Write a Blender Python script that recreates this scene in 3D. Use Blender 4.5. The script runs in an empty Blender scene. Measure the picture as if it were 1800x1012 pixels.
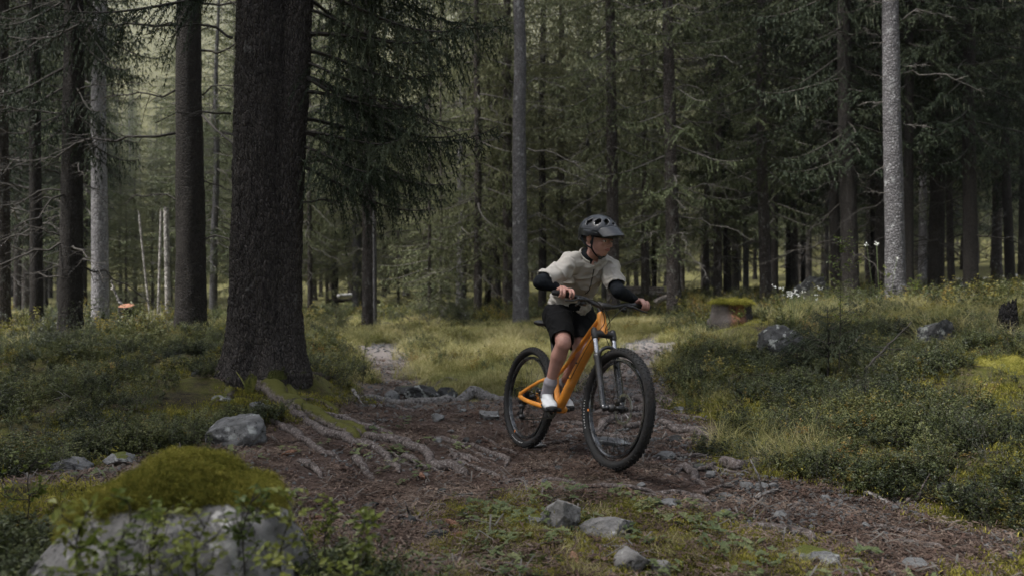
import bpy, math, random
import numpy as np
from mathutils import Vector, Matrix

C = bpy.context.scene.collection
SC = bpy.context.scene
R = math.radians
rng = np.random.default_rng(7)
random.seed(7)

# ------------------------------------------------------------------ camera, sky, sun, exposure
FPX, CAMZ, HY = 1423.0, 1.10, 506.0
cam_d = bpy.data.cameras.new('camera'); cam = bpy.data.objects.new('camera', cam_d); C.objects.link(cam)
cam.location = (0, 0, CAMZ); cam.rotation_euler = (R(90), 0, 0)
cam_d.sensor_width = 36; cam_d.lens = FPX / 1800 * 36; cam_d.clip_start = .05; cam_d.clip_end = 3000
cam_d.dof.use_dof = True; cam_d.dof.focus_distance = 5.05; cam_d.dof.aperture_fstop = 2.2
SC.camera = cam

SUN_EL, SUN_AZ = 58, -112       # azimuth measured from +Y, negative = towards the left of the picture
world = bpy.data.worlds.new('World'); SC.world = world; world.use_nodes = True
nt = world.node_tree; nt.nodes.clear()
sky = nt.nodes.new('ShaderNodeTexSky'); sky.sky_type = 'NISHITA'; sky.sun_disc = False
sky.sun_elevation = R(SUN_EL); sky.sun_rotation = R(SUN_AZ); sky.air_density = 1.0; sky.dust_density = 2.5
hs = nt.nodes.new('ShaderNodeHueSaturation'); hs.inputs['Saturation'].default_value = .38; hs.inputs['Value'].default_value = 1.25
bg = nt.nodes.new('ShaderNodeBackground'); bg.inputs['Strength'].default_value = .064
wo = nt.nodes.new('ShaderNodeOutputWorld')
nt.links.new(sky.outputs[0], hs.inputs['Color']); nt.links.new(hs.outputs[0], bg.inputs[0]); nt.links.new(bg.outputs[0], wo.inputs[0])
sd = bpy.data.lights.new('sun', 'SUN'); sun = bpy.data.objects.new('sun', sd); C.objects.link(sun)
sd.energy = 1.5; sd.angle = R(10); sd.color = (1, .97, .93)
_d = Vector((math.sin(R(SUN_AZ)) * math.cos(R(SUN_EL)), math.cos(R(SUN_AZ)) * math.cos(R(SUN_EL)), math.sin(R(SUN_EL))))
sun.rotation_euler = _d.to_track_quat('Z', 'Y').to_euler(); sun.location = (0, 0, 40)
SC.view_settings.view_transform = 'Standard'; SC.view_settings.look = 'None'
SC.view_settings.gamma = 1; SC.view_settings.use_curve_mapping = False
SC.view_settings.exposure = 2.35
SC.cycles.max_bounces = 5; SC.cycles.diffuse_bounces = 3; SC.cycles.glossy_bounces = 2
SC.cycles.transmission_bounces = 3; SC.cycles.transparent_max_bounces = 4
SC.cycles.use_denoising = True

# ------------------------------------------------------------------ helpers
def lin(c):
    return tuple(((v / 255 + .055) / 1.055) ** 2.4 if v > 10 else v / 255 / 12.92 for v in c)

def fade(t): return t * t * t * (t * (t * 6 - 15) + 10)
_perm = np.random.default_rng(3).permutation(4096).astype(np.int64)
_val = np.random.default_rng(4).random(4096) * 2 - 1
def vnoise(x, y, z=None):
    x = np.asarray(x, float); y = np.asarray(y, float); z = np.zeros_like(x) if z is None else np.asarray(z, float)
    xi, yi, zi = np.floor(x).astype(np.int64), np.floor(y).astype(np.int64), np.floor(z).astype(np.int64)
    fx, fy, fz = fade(x - xi), fade(y - yi), fade(z - zi)
    def h(a, b, c): return _val[_perm[(_perm[(_perm[a & 4095] + b) & 4095] + c) & 4095]]
    def l(a, b, t): return a + (b - a) * t
    return l(l(l(h(xi, yi, zi), h(xi+1, yi, zi), fx), l(h(xi, yi+1, zi), h(xi+1, yi+1, zi), fx), fy),
             l(l(h(xi, yi, zi+1), h(xi+1, yi, zi+1), fx), l(h(xi, yi+1, zi+1), h(xi+1, yi+1, zi+1), fx), fy), fz)
def fbm(x, y, z=None, o=4, g=.5):
    s = 0; a = 1; f = 1; t = 0
    for k in range(o):
        s = s + a * vnoise(np.asarray(x) * f + 17.3 * k, np.asarray(y) * f - 9.1 * k, None if z is None else np.asarray(z) * f + 5.7 * k)
        t += a; a *= g; f *= 2.03
    return s / t

def sstep(a, b, x):
    t = np.clip((x - a) / (b - a), 0, 1); return t * t * (3 - 2 * t)

def mesh(name, V, F, mats=None, smooth=True, mi=None):
    """V (n,3); F (m,3) or (m,4) array, or a list of faces of any length"""
    me = bpy.data.meshes.new(name)
    V = np.asarray(V, dtype=np.float32)
    if isinstance(F, np.ndarray):
        k = F.shape[1]; m = len(F)
        me.vertices.add(len(V)); me.vertices.foreach_set('co', V.ravel())
        me.loops.add(m * k); me.loops.foreach_set('vertex_index', F.astype(np.int32).ravel())
        me.polygons.add(m); me.polygons.foreach_set('loop_start', np.arange(0, m * k, k, dtype=np.int32))
        me.update(calc_edges=True)
    else:
        me.from_pydata(V.tolist(), [], [tuple(int(i) for i in f) for f in F])
    if mats is not None:
        for m_ in (mats if isinstance(mats, (list, tuple)) else [mats]): me.materials.append(m_)
    if mi is not None: me.polygons.foreach_set('material_index', np.asarray(mi, dtype=np.int32))
    me.polygons.foreach_set('use_smooth', np.full(len(me.polygons), bool(smooth)))
    me.update()
    return me

ORG = {}
def empty(name, loc=(0, 0, 0), label=None, cat=None, group=None, rot=None):
    o = bpy.data.objects.new(name, None); C.objects.link(o); o.location = loc
    o.empty_display_size = .2
    if rot is not None: o.rotation_euler = rot
    tag(o, label, cat, group); ORG[o.name] = np.array(loc, float)
    return o
def tag(o, label=None, cat=None, group=None, kind=None):
    if label: o['label'] = label
    if cat: o['category'] = cat
    if group: o['group'] = group
    if kind: o['kind'] = kind
    return o
def ob(name, me, parent=None, loc=None, rot=None, scale=None):
    o = bpy.data.objects.new(name, me); C.objects.link(o)
    if parent is not None: o.parent = parent
    if loc is not None: o.location = loc
    if rot is not None: o.rotation_euler = rot
    if scale is not None: o.scale = scale
    return o
def wob(name, V, F, mat, parent=None, smooth=True, mi=None):
    """mesh given in WORLD coordinates under a parent that is only translated"""
    V = np.asarray(V, float)
    if parent is not None: V = V - ORG[parent.name]
    return ob(name, mesh(name, V, F, mat, smooth, mi), parent)
def top(name, V, F, mat, label, cat, group=None, smooth=True, mi=None, kind=None):
    """a thing that is one mesh; its origin goes to its base centre"""
    V = np.asarray(V, float); c = np.array([V[:, 0].mean(), V[:, 1].mean(), V[:, 2].min()])
    return tag(ob(name, mesh(name, V - c, F, mat, smooth, mi), loc=tuple(c)), label, cat, group, kind)

def norm(v): v = np.asarray(v, float); return v / (np.linalg.norm(v) + 1e-12)
def catmull(P, n):
    P = np.asarray(P, float); k = len(P)
    if k < 3: return P[0] + (P[-1] - P[0]) * np.linspace(0, 1, n)[:, None]
    Q = np.vstack([2 * P[0] - P[1], P, 2 * P[-1] - P[-2]])
    t = np.linspace(0, k - 1 - 1e-9, n); i = t.astype(int); u = (t - i)[:, None]
    a, b, c, d = Q[i], Q[i + 1], Q[i + 2], Q[i + 3]
    return .5 * (2 * b + (c - a) * u + (2 * a - 5 * b + 4 * c - d) * u ** 2 + (3 * b - a - 3 * c + d) * u ** 3)
def tube(P, rad, seg=8, lat=None, asp=1.0, cap='round', closed=False):
    """tube along points; rad scalar/array; lat+asp: elliptical section (rad along lat, rad*asp across)"""
    P = np.asarray(P, float); n = len(P)
    rad = np.broadcast_to(np.asarray(rad, float), (n,)).copy(); asp = np.broadcast_to(np.asarray(asp, float), (n,)).copy()
    if cap == 'round' and not closed:
        d0 = norm(P[0] - P[1]); d1 = norm(P[-1] - P[-2])
        a = [(.55, .85), (.85, .55), (1.0, .12)]
        m0 = min(rad[0], rad[0] * asp[0]); m1 = min(rad[-1], rad[-1] * asp[-1])
        P = np.vstack([[P[0] + d0 * m0 * x for x, _ in a[::-1]], P, [P[-1] + d1 * m1 * x for x, _ in a]])
        rad = np.concatenate([[rad[0] * y for _, y in a[::-1]], rad, [rad[-1] * y for _, y in a]])
        asp = np.concatenate([[asp[0]] * 3, asp, [asp[-1]] * 3]); n = len(P)
    T = np.gradient(P, axis=0) if not closed else (np.roll(P, -1, 0) - np.roll(P, 1, 0))
    T /= np.linalg.norm(T, axis=1)[:, None] + 1e-12
    A = np.zeros_like(P)
    ref = norm(lat) if lat is not None else (np.array([0, 0, 1.]) if abs(T[0][2]) < .9 else np.array([1., 0, 0]))
    for i in range(n):
        v = ref - T[i] * np.dot(ref, T[i]); A[i] = norm(v)
        if lat is None: ref = A[i]
    B = np.cross(T, A)
    th = np.arange(seg) * 2 * np.pi / seg
    V = P[:, None] + A[:, None] * (np.cos(th)[None, :, None] * rad[:, None, None]) + B[:, None] * (np.sin(th)[None, :, None] * (rad * asp)[:, None, None])
    V = V.reshape(-1, 3)
    i = np.arange(n if closed else n - 1)[:, None]; j = np.arange(seg)[None]
    i2 = (i + 1) % n; j2 = (j + 1) % seg
    Fq = np.stack([i * seg + j, i * seg + j2, i2 * seg + j2, i2 * seg + j], -1).reshape(-1, 4)
    F = [tuple(f) for f in Fq]
    if not closed:
        F.append(tuple(range(seg))[::-1]); F.append(tuple(range((n - 1) * seg, n * seg)))
    return V, F
def join(parts):
    V = []; F = []; k = 0
    for v, f in parts:
        v = np.asarray(v, float); V.append(v); F += [tuple(int(i) + k for i in q) for q in f]; k += len(v)
    return np.vstack(V), F
def box(c, s, M=None):
    c = np.asarray(c, float); s = np.asarray(s, float) / 2
    V = np.array([[x, y, z] for x in (-1, 1) for y in (-1, 1) for z in (-1, 1)]) * s
    if M is not None: V = V @ np.asarray(M).T
    return V + c, [(0, 1, 3, 2), (4, 6, 7, 5), (0, 4, 5, 1), (2, 3, 7, 6), (0, 2, 6, 4), (1, 5, 7, 3)]
def ellipsoid(c, r, n=12, m=16, M=None):
    th = np.linspace(0, np.pi, n + 1)[1:-1]; ph = np.arange(m) * 2 * np.pi / m
    V = [[0, 0, 1]] + [[math.sin(t) * math.cos(p), math.sin(t) * math.sin(p), math.cos(t)] for t in th for p in ph] + [[0, 0, -1]]
    V = np.array(V, float) * np.asarray(r, float)
    if M is not None: V = V @ np.asarray(M).T
    F = [(0, 1 + j, 1 + (j + 1) % m) for j in range(m)]
    for i in range(n - 2):
        for j in range(m):
            a = 1 + i * m + j; b = 1 + i * m + (j + 1) % m; F.append((a, a + m, b + m, b))
    l = len(V) - 1; F += [(l, 1 + (n - 2) * m + (j + 1) % m, 1 + (n - 2) * m + j) for j in range(m)]
    return V + np.asarray(c, float), F
def ico(n):
    t = (1 + 5 ** .5) / 2
    V = [(-1, t, 0), (1, t, 0), (-1, -t, 0), (1, -t, 0), (0, -1, t), (0, 1, t), (0, -1, -t), (0, 1, -t), (t, 0, -1), (t, 0, 1), (-t, 0, -1), (-t, 0, 1)]
    F = [(0, 11, 5), (0, 5, 1), (0, 1, 7), (0, 7, 10), (0, 10, 11), (1, 5, 9), (5, 11, 4), (11, 10, 2), (10, 7, 6), (7, 1, 8), (3, 9, 4), (3, 4, 2), (3, 2, 6), (3, 6, 8), (3, 8, 9), (4, 9, 5), (2, 4, 11), (6, 2, 10), (8, 6, 7), (9, 8, 1)]
    V = [norm(v) for v in V]
    for _ in range(n):
        cache = {}; G = []
        def mid(a, b):
            k = (min(a, b), max(a, b))
            if k not in cache: cache[k] = len(V); V.append(norm(V[a] + V[b]))
            return cache[k]
        for a, b, c in F:
            x, y, z = mid(a, b), mid(b, c), mid(c, a); G += [(a, x, z), (b, y, x), (c, z, y), (x, y, z)]
        F = G
    return np.array(V), np.array(F)
ICO = {k: ico(k) for k in (1, 2, 3, 4, 5)}
def rotm(rx, ry, rz): return np.array(Matrix.Rotation(rz, 3, 'Z') @ Matrix.Rotation(ry, 3, 'Y') @ Matrix.Rotation(rx, 3, 'X'))
def remesh(name, V, F, vox, smooth=2, decim=None):
    """fuse overlapping closed pieces into ONE continuous surface; returns V, F"""
    o = ob('tmp', mesh('tmp', V, F))
    m = o.modifiers.new('r', 'REMESH'); m.mode = 'VOXEL'; m.voxel_size = vox
    if smooth: s = o.modifiers.new('s', 'SMOOTH'); s.factor = .5; s.iterations = smooth
    dg = bpy.context.evaluated_depsgraph_get(); dg.update(); ev = o.evaluated_get(dg); me = ev.to_mesh()
    W = np.empty(len(me.vertices) * 3, np.float32); me.vertices.foreach_get('co', W)
    Q = [tuple(p.vertices) for p in me.polygons]
    ev.to_mesh_clear(); old = o.data; bpy.data.objects.remove(o); bpy.data.meshes.remove(old)
    return W.reshape(-1, 3).astype(float), Q

# ------------------------------------------------------------------ materials
def M_(name):
    m = bpy.data.materials.new(name); m.use_nodes = True; t = m.node_tree; b = t.nodes['Principled BSDF']; return m, t, b
def N(t, ty, **k):
    n = t.nodes.new(ty)
    for a, v in k.items(): setattr(n, a, v)
    return n
def ramp(t, fac, stops):
    r = N(t, 'ShaderNodeValToRGB'); e = r.color_ramp.elements
    while len(e) < len(stops): e.new(.5)
    for i, (p, c) in enumerate(stops): e[i].position = p; e[i].color = (*c, 1)
    t.links.new(fac, r.inputs[0]); return r.outputs[0]
def coords(t, kind='Object', scale=(1, 1, 1)):
    c = N(t, 'ShaderNodeTexCoord'); mp = N(t, 'ShaderNodeMapping'); mp.inputs['Scale'].default_value = scale
    t.links.new(c.outputs[kind], mp.inputs[0]); return mp.outputs[0]
def noise(t, co, scale, det=4, rough=.55, out=0):
    n = N(t, 'ShaderNodeTexNoise'); n.inputs['Scale'].default_value = scale; n.inputs['Detail'].default_value = det
    n.inputs['Roughness'].default_value = rough; t.links.new(co, n.inputs['Vector']); return n.outputs[out]
def voro(t, co, scale, feat='F1', out=0):
    n = N(t, 'ShaderNodeTexVoronoi', feature=feat); n.inputs['Scale'].default_value = scale; t.links.new(co, n.inputs['Vector']); return n.outputs[out]
def mix(t, f, a, b, mode='MIX'):
    m = N(t, 'ShaderNodeMix', data_type='RGBA', blend_type=mode)
    if isinstance(f, (int, float)): m.inputs[0].default_value = f
    else: t.links.new(f, m.inputs[0])
    for i, v in ((6, a), (7, b)):
        if isinstance(v, tuple): m.inputs[i].default_value = (*v, 1)
        else: t.links.new(v, m.inputs[i])
    return m.outputs[2]
def math_(t, op, a, b=None, cl=False):
    m = N(t, 'ShaderNodeMath', operation=op, use_clamp=cl)
    for i, v in enumerate((a, b)):
        if v is None: continue
        if isinstance(v, (int, float)): m.inputs[i].default_value = v
        else: t.links.new(v, m.inputs[i])
    return m.outputs[0]
def bump(t, b, h, strength=.5, dist=.02):
    n = N(t, 'ShaderNodeBump'); n.inputs['Strength'].default_value = strength; n.inputs['Distance'].default_value = dist
    t.links.new(h, n.inputs['Height']); t.links.new(n.outputs[0], b.inputs['Normal'])
def plain(name, col, rough=.6, metal=0., var=.15, bs=None, spec=.5):
    m, t, b = M_(name); co = coords(t)
    n = noise(t, co, 14, 3)
    c = ramp(t, n, [(.3, tuple(v * (1 - var) for v in col)), (.7, tuple(v * (1 + var) for v in col))])
    t.links.new(c, b.inputs['Base Color']); b.inputs['Roughness'].default_value = rough; b.inputs['Metallic'].default_value = metal
    b.inputs['Specular IOR Level'].default_value = spec
    if bs: bump(t, b, noise(t, co, bs[0], 4), bs[1], bs[2])
    return m

def bark(name, dark, light, lich=None, lth=.62, vs=(1, 1, .35), sc=38, bd=.02, moss=0.):
    m, t, b = M_(name); co = coords(t, 'Object', vs)
    big = noise(t, co, 2.2, 4); cells = voro(t, co, sc, 'DISTANCE_TO_EDGE'); cid = voro(t, co, sc, 'F1', 1); fine = noise(t, co, sc * 3, 5, .7)
    c = mix(t, big, dark, light); bw = N(t, 'ShaderNodeRGBToBW'); t.links.new(cid, bw.inputs[0])
    c = mix(t, math_(t, 'MULTIPLY', bw.outputs[0], .7), c, tuple(v * 1.7 for v in light))
    c = mix(t, ramp(t, fine, [(.35, (0, 0, 0)), (.7, (1, 1, 1))]), mix(t, .55, c, (0, 0, 0)), c)
    c = mix(t, ramp(t, cells, [(0., (1, 1, 1)), (.06, (0, 0, 0))]), c, tuple(v * .35 for v in dark))
    if lich:
        lm = noise(t, coords(t, 'Object', (1, 1, .6)), 9, 6, .7)
        c = mix(t, ramp(t, lm, [(lth - .04, (0, 0, 0)), (lth + .04, (1, 1, 1))]), c, lich)
    if moss:
        g = N(t, 'ShaderNodeNewGeometry'); s = N(t, 'ShaderNodeSeparateXYZ'); t.links.new(g.outputs['Normal'], s.inputs[0])
        s2 = N(t, 'ShaderNodeSeparateXYZ'); t.links.new(coords(t), s2.inputs[0])
        f = math_(t, 'ADD', math_(t, 'MULTIPLY', s.outputs[2], .9), noise(t, coords(t), 5, 4))
        f = math_(t, 'SUBTRACT', f, math_(t, 'MULTIPLY', s2.outputs[2], 2.2))
        c = mix(t, ramp(t, f, [(moss, (0, 0, 0)), (moss + .12, (1, 1, 1))]), c, (.055, .062, .012))
    t.links.new(c, b.inputs['Base Color']); b.inputs['Roughness'].default_value = .92; b.inputs['Specular IOR Level'].default_value = .2
    h = math_(t, 'ADD', ramp(t, cells, [(0, (0, 0, 0)), (.25, (1, 1, 1))]), math_(t, 'MULTIPLY', fine, .6))
    bump(t, b, h, 1., bd * 1.4)
    return m
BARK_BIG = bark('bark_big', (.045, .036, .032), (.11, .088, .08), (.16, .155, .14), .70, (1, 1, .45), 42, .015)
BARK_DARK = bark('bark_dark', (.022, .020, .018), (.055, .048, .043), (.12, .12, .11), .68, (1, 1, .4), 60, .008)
BARK_MID = bark('bark_mid', (.055, .046, .040), (.13, .11, .10), (.22, .22, .20), .60)
BARK_PALE = bark('bark_pale', (.10, .095, .097), (.165, .158, .162), (.26, .26, .26), .60, (1, 1, .6), 30, .012)
BARK_LILAC = bark('bark_lilac', (.22, .21, .22), (.36, .345, .35), (.50, .50, .50), .66, (1, 1, .6), 24, .006)
BARK_ROOT = bark('bark_root', (.075, .06, .053), (.19, .16, .145), (.30, .29, .27), .63, (.6, .6, .6), 30, .012, 0)
def rootmat(name, a, b_, c_, moss=None):
    m, t, b = M_(name); co = coords(t); n1 = noise(t, co, 9, 6, .7); n2 = noise(t, co, 60, 6, .75); n3 = noise(t, co, 24, 4, .6)
    c = mix(t, ramp(t, n1, [(.35, (0, 0, 0)), (.65, (1, 1, 1))]), a, b_); c = mix(t, ramp(t, n2, [(.5, (0, 0, 0)), (.66, (1, 1, 1))]), c, c_); c = mix(t, ramp(t, n3, [(.34, (1, 1, 1)), (.46, (0, 0, 0))]), c, tuple(v * .4 for v in a))
    if moss:
        g = N(t, 'ShaderNodeNewGeometry'); s = N(t, 'ShaderNodeSeparateXYZ'); t.links.new(g.outputs['Normal'], s.inputs[0]); f = math_(t, 'ADD', math_(t, 'MULTIPLY', s.outputs[2], .5), n1)
        c = mix(t, ramp(t, f, [(.72, (0, 0, 0)), (.82, (1, 1, 1))]), c, moss)
    t.links.new(c, b.inputs['Base Color']); b.inputs['Roughness'].default_value = .9; b.inputs['Specular IOR Level'].default_value = .25; bump(t, b, math_(t, 'ADD', n3, math_(t, 'MULTIPLY', n2, .7)), 1, .018); return m
BARK_ROOT = rootmat('root_bark', (.055, .044, .04), (.145, .118, .107), (.29, .265, .255))
ROOT_GREY = rootmat('weathered_root', (.085, .077, .072), (.19, .178, .17), (.32, .31, .30))
BARK_ROOT_MOSSY = rootmat('root_bark_mossy', (.08, .065, .055), (.18, .15, .13), (.28, .25, .23), (.085, .085, .018))
_unused = bark('bark_root_mossy', (.07, .055, .047), (.17, .14, .12), (.25, .24, .21), .64, (.6, .6, .6), 30, .012, .62)
WOOD_GREY = bark('wood_grey', (.17, .15, .14), (.36, .34, .32), None, .6, (.3, .3, .3), 30, .006)
TWIG = plain('twig_bark', (.095, .086, .076), .9, 0, .35)
TWIG_DARK = plain('twig_dark', (.035, .03, .025), .9, 0, .3)

def leafmat(name, cols, rough=.55, trans=.25, scale=.7, spec=.3, fine=40):
    m, t, b = M_(name)
    g = N(t, 'ShaderNodeNewGeometry'); co = g.outputs['Position']
    n = math_(t, 'ADD', math_(t, 'MULTIPLY', noise(t, co, scale, 3), .55), math_(t, 'MULTIPLY', noise(t, co, fine, 2), .45))
    oi = N(t, 'ShaderNodeObjectInfo')
    n = math_(t, 'ADD', n, math_(t, 'MULTIPLY', math_(t, 'SUBTRACT', oi.outputs['Random'], .5), .22))
    k = len(cols); c = ramp(t, n, [(.32 + .36 * i / (k - 1), cols[i]) for i in range(k)])
    t.links.new(c, b.inputs['Base Color']); b.inputs['Roughness'].default_value = rough; b.inputs['Specular IOR Level'].default_value = spec
    if trans:
        tr = N(t, 'ShaderNodeBsdfTranslucent'); t.links.new(c, tr.inputs[0]); ms = N(t, 'ShaderNodeMixShader'); ms.inputs[0].default_value = trans
        t.links.new(b.outputs[0], ms.inputs[1]); t.links.new(tr.outputs[0], ms.inputs[2])
        t.links.new(ms.outputs[0], t.nodes['Material Output'].inputs[0])
    return m
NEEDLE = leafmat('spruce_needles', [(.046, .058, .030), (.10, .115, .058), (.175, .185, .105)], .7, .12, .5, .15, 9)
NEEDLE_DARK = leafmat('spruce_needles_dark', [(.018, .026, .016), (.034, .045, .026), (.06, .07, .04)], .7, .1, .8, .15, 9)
NEEDLE_SUN = leafmat('spruce_needles_lit', [(.075, .086, .042), (.145, .152, .078), (.235, .235, .135)], .7, .15, .5, .15, 9)  # lighter copy of the needles, lit look of the middle put into colour
BEARD = leafmat('beard_lichen', [(.14, .15, .10), (.26, .27, .19)], .9, .2)
BERRY_Y = leafmat('blueberry_leaf_yellow', [(.07, .08, .018), (.15, .145, .03), (.25, .215, .05), (.28, .16, .05)], .5, .35, 1.3, .35, 60)
BERRY_LEAF = leafmat('blueberry_leaf', [(.016, .024, .012), (.045, .060, .022), (.105, .122, .038), (.21, .215, .08)], .45, .3, 1.3, .45, 60)
GRASSM = leafmat('grass_blade', [(.12, .13, .042), (.24, .235, .08), (.38, .345, .15), (.46, .40, .22)], .6, .35, .9)
GRASS_DRY = leafmat('dry_grass_blade', [(.16, .15, .07), (.30, .28, .15), (.42, .38, .24)], .6, .3, .9)
MOSSM = leafmat('moss', [(.08, .085, .016), (.20, .19, .035), (.38, .33, .08)], .9, .25, 2.5, .1, 50)
WEED_LEAF = leafmat('weed_leaf', [(.06, .085, .035), (.11, .135, .055), (.19, .20, .09)], .5, .3, 3)
LITTER = leafmat('needle_litter', [(.035, .023, .018), (.07, .046, .035), (.12, .083, .064), (.21, .165, .13)], .85, 0, 3, .2, 80)
CHIP = leafmat('bark_chip', [(.03, .02, .016), (.09, .055, .042), (.2, .15, .12)], .9, 0, 3, .2, 60)

def rockmat(name, a, b_, lich, moss=None, mth=.9):
    m, t, b = M_(name); co = coords(t)
    n1 = noise(t, co, 5, 8, .65); n2 = noise(t, co, 26, 6, .7); n3 = noise(t, co, 11, 5, .6)
    c = mix(t, ramp(t, n1, [(.35, (0, 0, 0)), (.65, (1, 1, 1))]), a, b_)
    c = mix(t, ramp(t, n2, [(.55, (0, 0, 0)), (.64, (1, 1, 1))]), c, tuple(v * .35 for v in a))
    c = mix(t, ramp(t, n3, [(.56, (0, 0, 0)), (.62, (1, 1, 1))]), c, lich)
    if moss:
        g = N(t, 'ShaderNodeNewGeometry'); s = N(t, 'ShaderNodeSeparateXYZ'); t.links.new(g.outputs['Normal'], s.inputs[0])
        f = math_(t, 'ADD', s.outputs[2], math_(t, 'MULTIPLY', n1, .7)); c = mix(t, ramp(t, math_(t, 'MULTIPLY', f, .6), [(mth * .6, (0, 0, 0)), (mth * .6 + .08, (1, 1, 1))]), c, moss)
    t.links.new(c, b.inputs['Base Color']); b.inputs['Roughness'].default_value = .9; b.inputs['Specular IOR Level'].default_value = .25
    bump(t, b, math_(t, 'ADD', n1, n2), .7, .02); return m
ROCK = rockmat('grey_rock', (.09, .09, .09), (.19, .19, .19), (.30, .31, .30))
ROCK_MOSSY = rockmat('mossy_grey_rock', (.13, .13, .13), (.25, .25, .25), (.36, .36, .35), (.07, .078, .014), 1.12)
ROCK_DARK = rockmat('dark_rock', (.03, .03, .03), (.085, .085, .085), (.26, .27, .25), (.05, .06, .015), 1.25)
ROCK_BOULDER = rockmat('boulder_rock', (.10, .097, .093), (.24, .23, .22), (.38, .37, .35))

# ------------------------------------------------------------------ terrain
# surveyed ground points of the glade: (bearing across, bearing down, metres away)
CTRL = [(900, 1012, 3.05), (300, 1012, 2.9), (1500, 1012, 3.05), (1800, 960, 3.5), (1078, 822, 4.72), (924, 786, 5.62), (1000, 900, 3.95),
        (700, 850, 4.7), (500, 800, 5.0), (400, 778, 5.45), (200, 815, 4.9), (0, 815, 5.0), (150, 705, 6.7), (300, 640, 7.8), (50, 622, 9.2), (430, 668, 7.1), (510, 655, 7.3),
        (560, 700, 6.9), (610, 735, 6.5), (640, 700, 7.6), (760, 715, 7.0), (860, 715, 6.9), (650, 640, 10.5), (700, 592, 15.5), (600, 577, 18.5), (900, 570, 18.5), (900, 640, 10.5),
        (1150, 600, 13.5), (1150, 680, 8.2), (1050, 770, 5.7), (1200, 765, 5.8), (1300, 700, 7.2), (1240, 655, 8.9), (1400, 625, 9.3), (1285, 577, 12.0), (1185, 562, 18.0),
        (1575, 535, 14.5), (1750, 525, 20), (1700, 565, 10.5), (1740, 650, 6.9), (1800, 730, 6.0), (1500, 765, 5.5), (1350, 800, 5.2), (1700, 850, 4.5), (1550, 855, 4.6), (1800, 895, 4.1),
        (1550, 650, 8.2), (1400, 720, 6.5), (335, 568, 12), (220, 582, 12.3), (122, 594, 12), (8, 600, 14), (62, 596, 14), (200, 565, 20), (450, 560, 18), (600, 557, 26), (740, 547, 31),
        (1100, 533, 31), (1300, 512, 36), (1600, 503, 36), (1750, 488, 42), (1000, 541, 26), (0, 560, 30), (300, 550, 35), (1050, 640, 10), (1450, 560, 12), (1000, 600, 13.5)]
cp = np.array([[(a - 900) / FPX * d, d, CAMZ - (b - HY) / FPX * d] for a, b, d in CTRL])
extra = [(-4, 0, .15), (0, 0, 0), (4, 0, .05), (0, -6, 0), (-8, -6, .4), (8, -6, .3), (-10, 3, .4), (9, 3, .6), (-16, 10, .6), (16, 10, 1.1), (-25, 25, .7), (30, 25, 2.0),
         (-60, -20, 1), (60, -20, 2), (0, -50, 0), (-20, 60, .8), (10, 60, 1.6), (40, 60, 3.2), (-50, 60, 1.5), (0, 100, 4), (-60, 110, 6), (60, 110, 7), (-2.5, 2.2, .28), (-1.0, 1.75, .24), (-1.7, 2.1, .30), (-.45, 1.8, .12), (-1.6, 3.0, .16), (0, 2.2, .02), (2.2, 2.2, .0)]
cp = np.vstack([cp, extra])
def _k(a, b): return np.sqrt(((a[:, None, :2] - b[None, :, :2]) ** 2).sum(-1) + .15)
_A = _k(cp, cp) + np.eye(len(cp)) * -.03
_w = np.linalg.solve(np.block([[_A, np.ones((len(cp), 1))], [np.ones((1, len(cp))), np.zeros((1, 1))]]), np.append(cp[:, 2], 0))
def Hb(x, y):
    x = np.asarray(x, float); y = np.asarray(y, float); sh = x.shape; q = np.stack([x.ravel(), y.ravel()], -1); out = np.empty(len(q))
    for i in range(0, len(q), 40000): out[i:i + 40000] = _k(q[i:i + 40000], cp) @ _w[:-1] + _w[-1]
    r = np.sqrt(q[:, 0] ** 2 + q[:, 1] ** 2)
    out += np.maximum(r - 90, 0) ** 1.3 * .06 * sstep(-40, 60, q[:, 1])
    return out.reshape(sh)
def G(px, py, hfun=None):
    """where the line of sight at a bearing meets the ground: a point in metres"""
    ys = np.exp(np.linspace(math.log(1.6), math.log(70), 900)); xs = (px - 900) / FPX * ys; zs = CAMZ - (py - HY) / FPX * ys
    d = zs - Hb(xs, ys); i = np.where(d < 0)[0]
    i = i[0] if len(i) else len(ys) - 1
    y = ys[i]; x = xs[i]; return np.array([x, y, float(Hb(np.array([x]), np.array([y]))[0])])
def PT(px, py, Y): return np.array([(px - 900) / FPX * Y, Y, CAMZ - (py - HY) / FPX * Y])
def poly(*pts): return np.array([G(a, b)[:2] for a, b in pts])
def psd(P, x, y):
    """signed distance to polygon, negative inside"""
    q = np.stack([np.ravel(x), np.ravel(y)], -1); n = len(P); d = np.full(len(q), 1e9); ins = np.zeros(len(q), bool)
    for i in range(n):
        a, b = P[i], P[(i + 1) % n]; e = b - a; w = q - a; t = np.clip((w @ e) / (e @ e + 1e-12), 0, 1)
        d = np.minimum(d, ((w - t[:, None] * e) ** 2).sum(1))
        c = (a[1] > q[:, 1]) != (b[1] > q[:, 1])
        ins ^= c & (q[:, 0] < (b[0] - a[0]) * (q[:, 1] - a[1]) / (b[1] - a[1] + 1e-12) + a[0])
    return (np.where(ins, -1, 1) * np.sqrt(d)).reshape(np.shape(x))
P_DIRT = poly((0, 850), (250, 805), (380, 790), (470, 742), (560, 735), (640, 705), (760, 700), (870, 700), (990, 695), (1020, 670), (1050, 640), (1090, 600), (1140, 592), (1180, 592), (1175, 640), (1195, 700), (1245, 760), (1290, 818),
              (1450, 840), (1600, 882), (1800, 930), (1800, 1010), (1560, 1010), (1400, 965), (1200, 890), (1050, 860), (900, 860), (820, 900), (760, 1010), (560, 1010), (440, 860), (250, 870))
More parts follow.
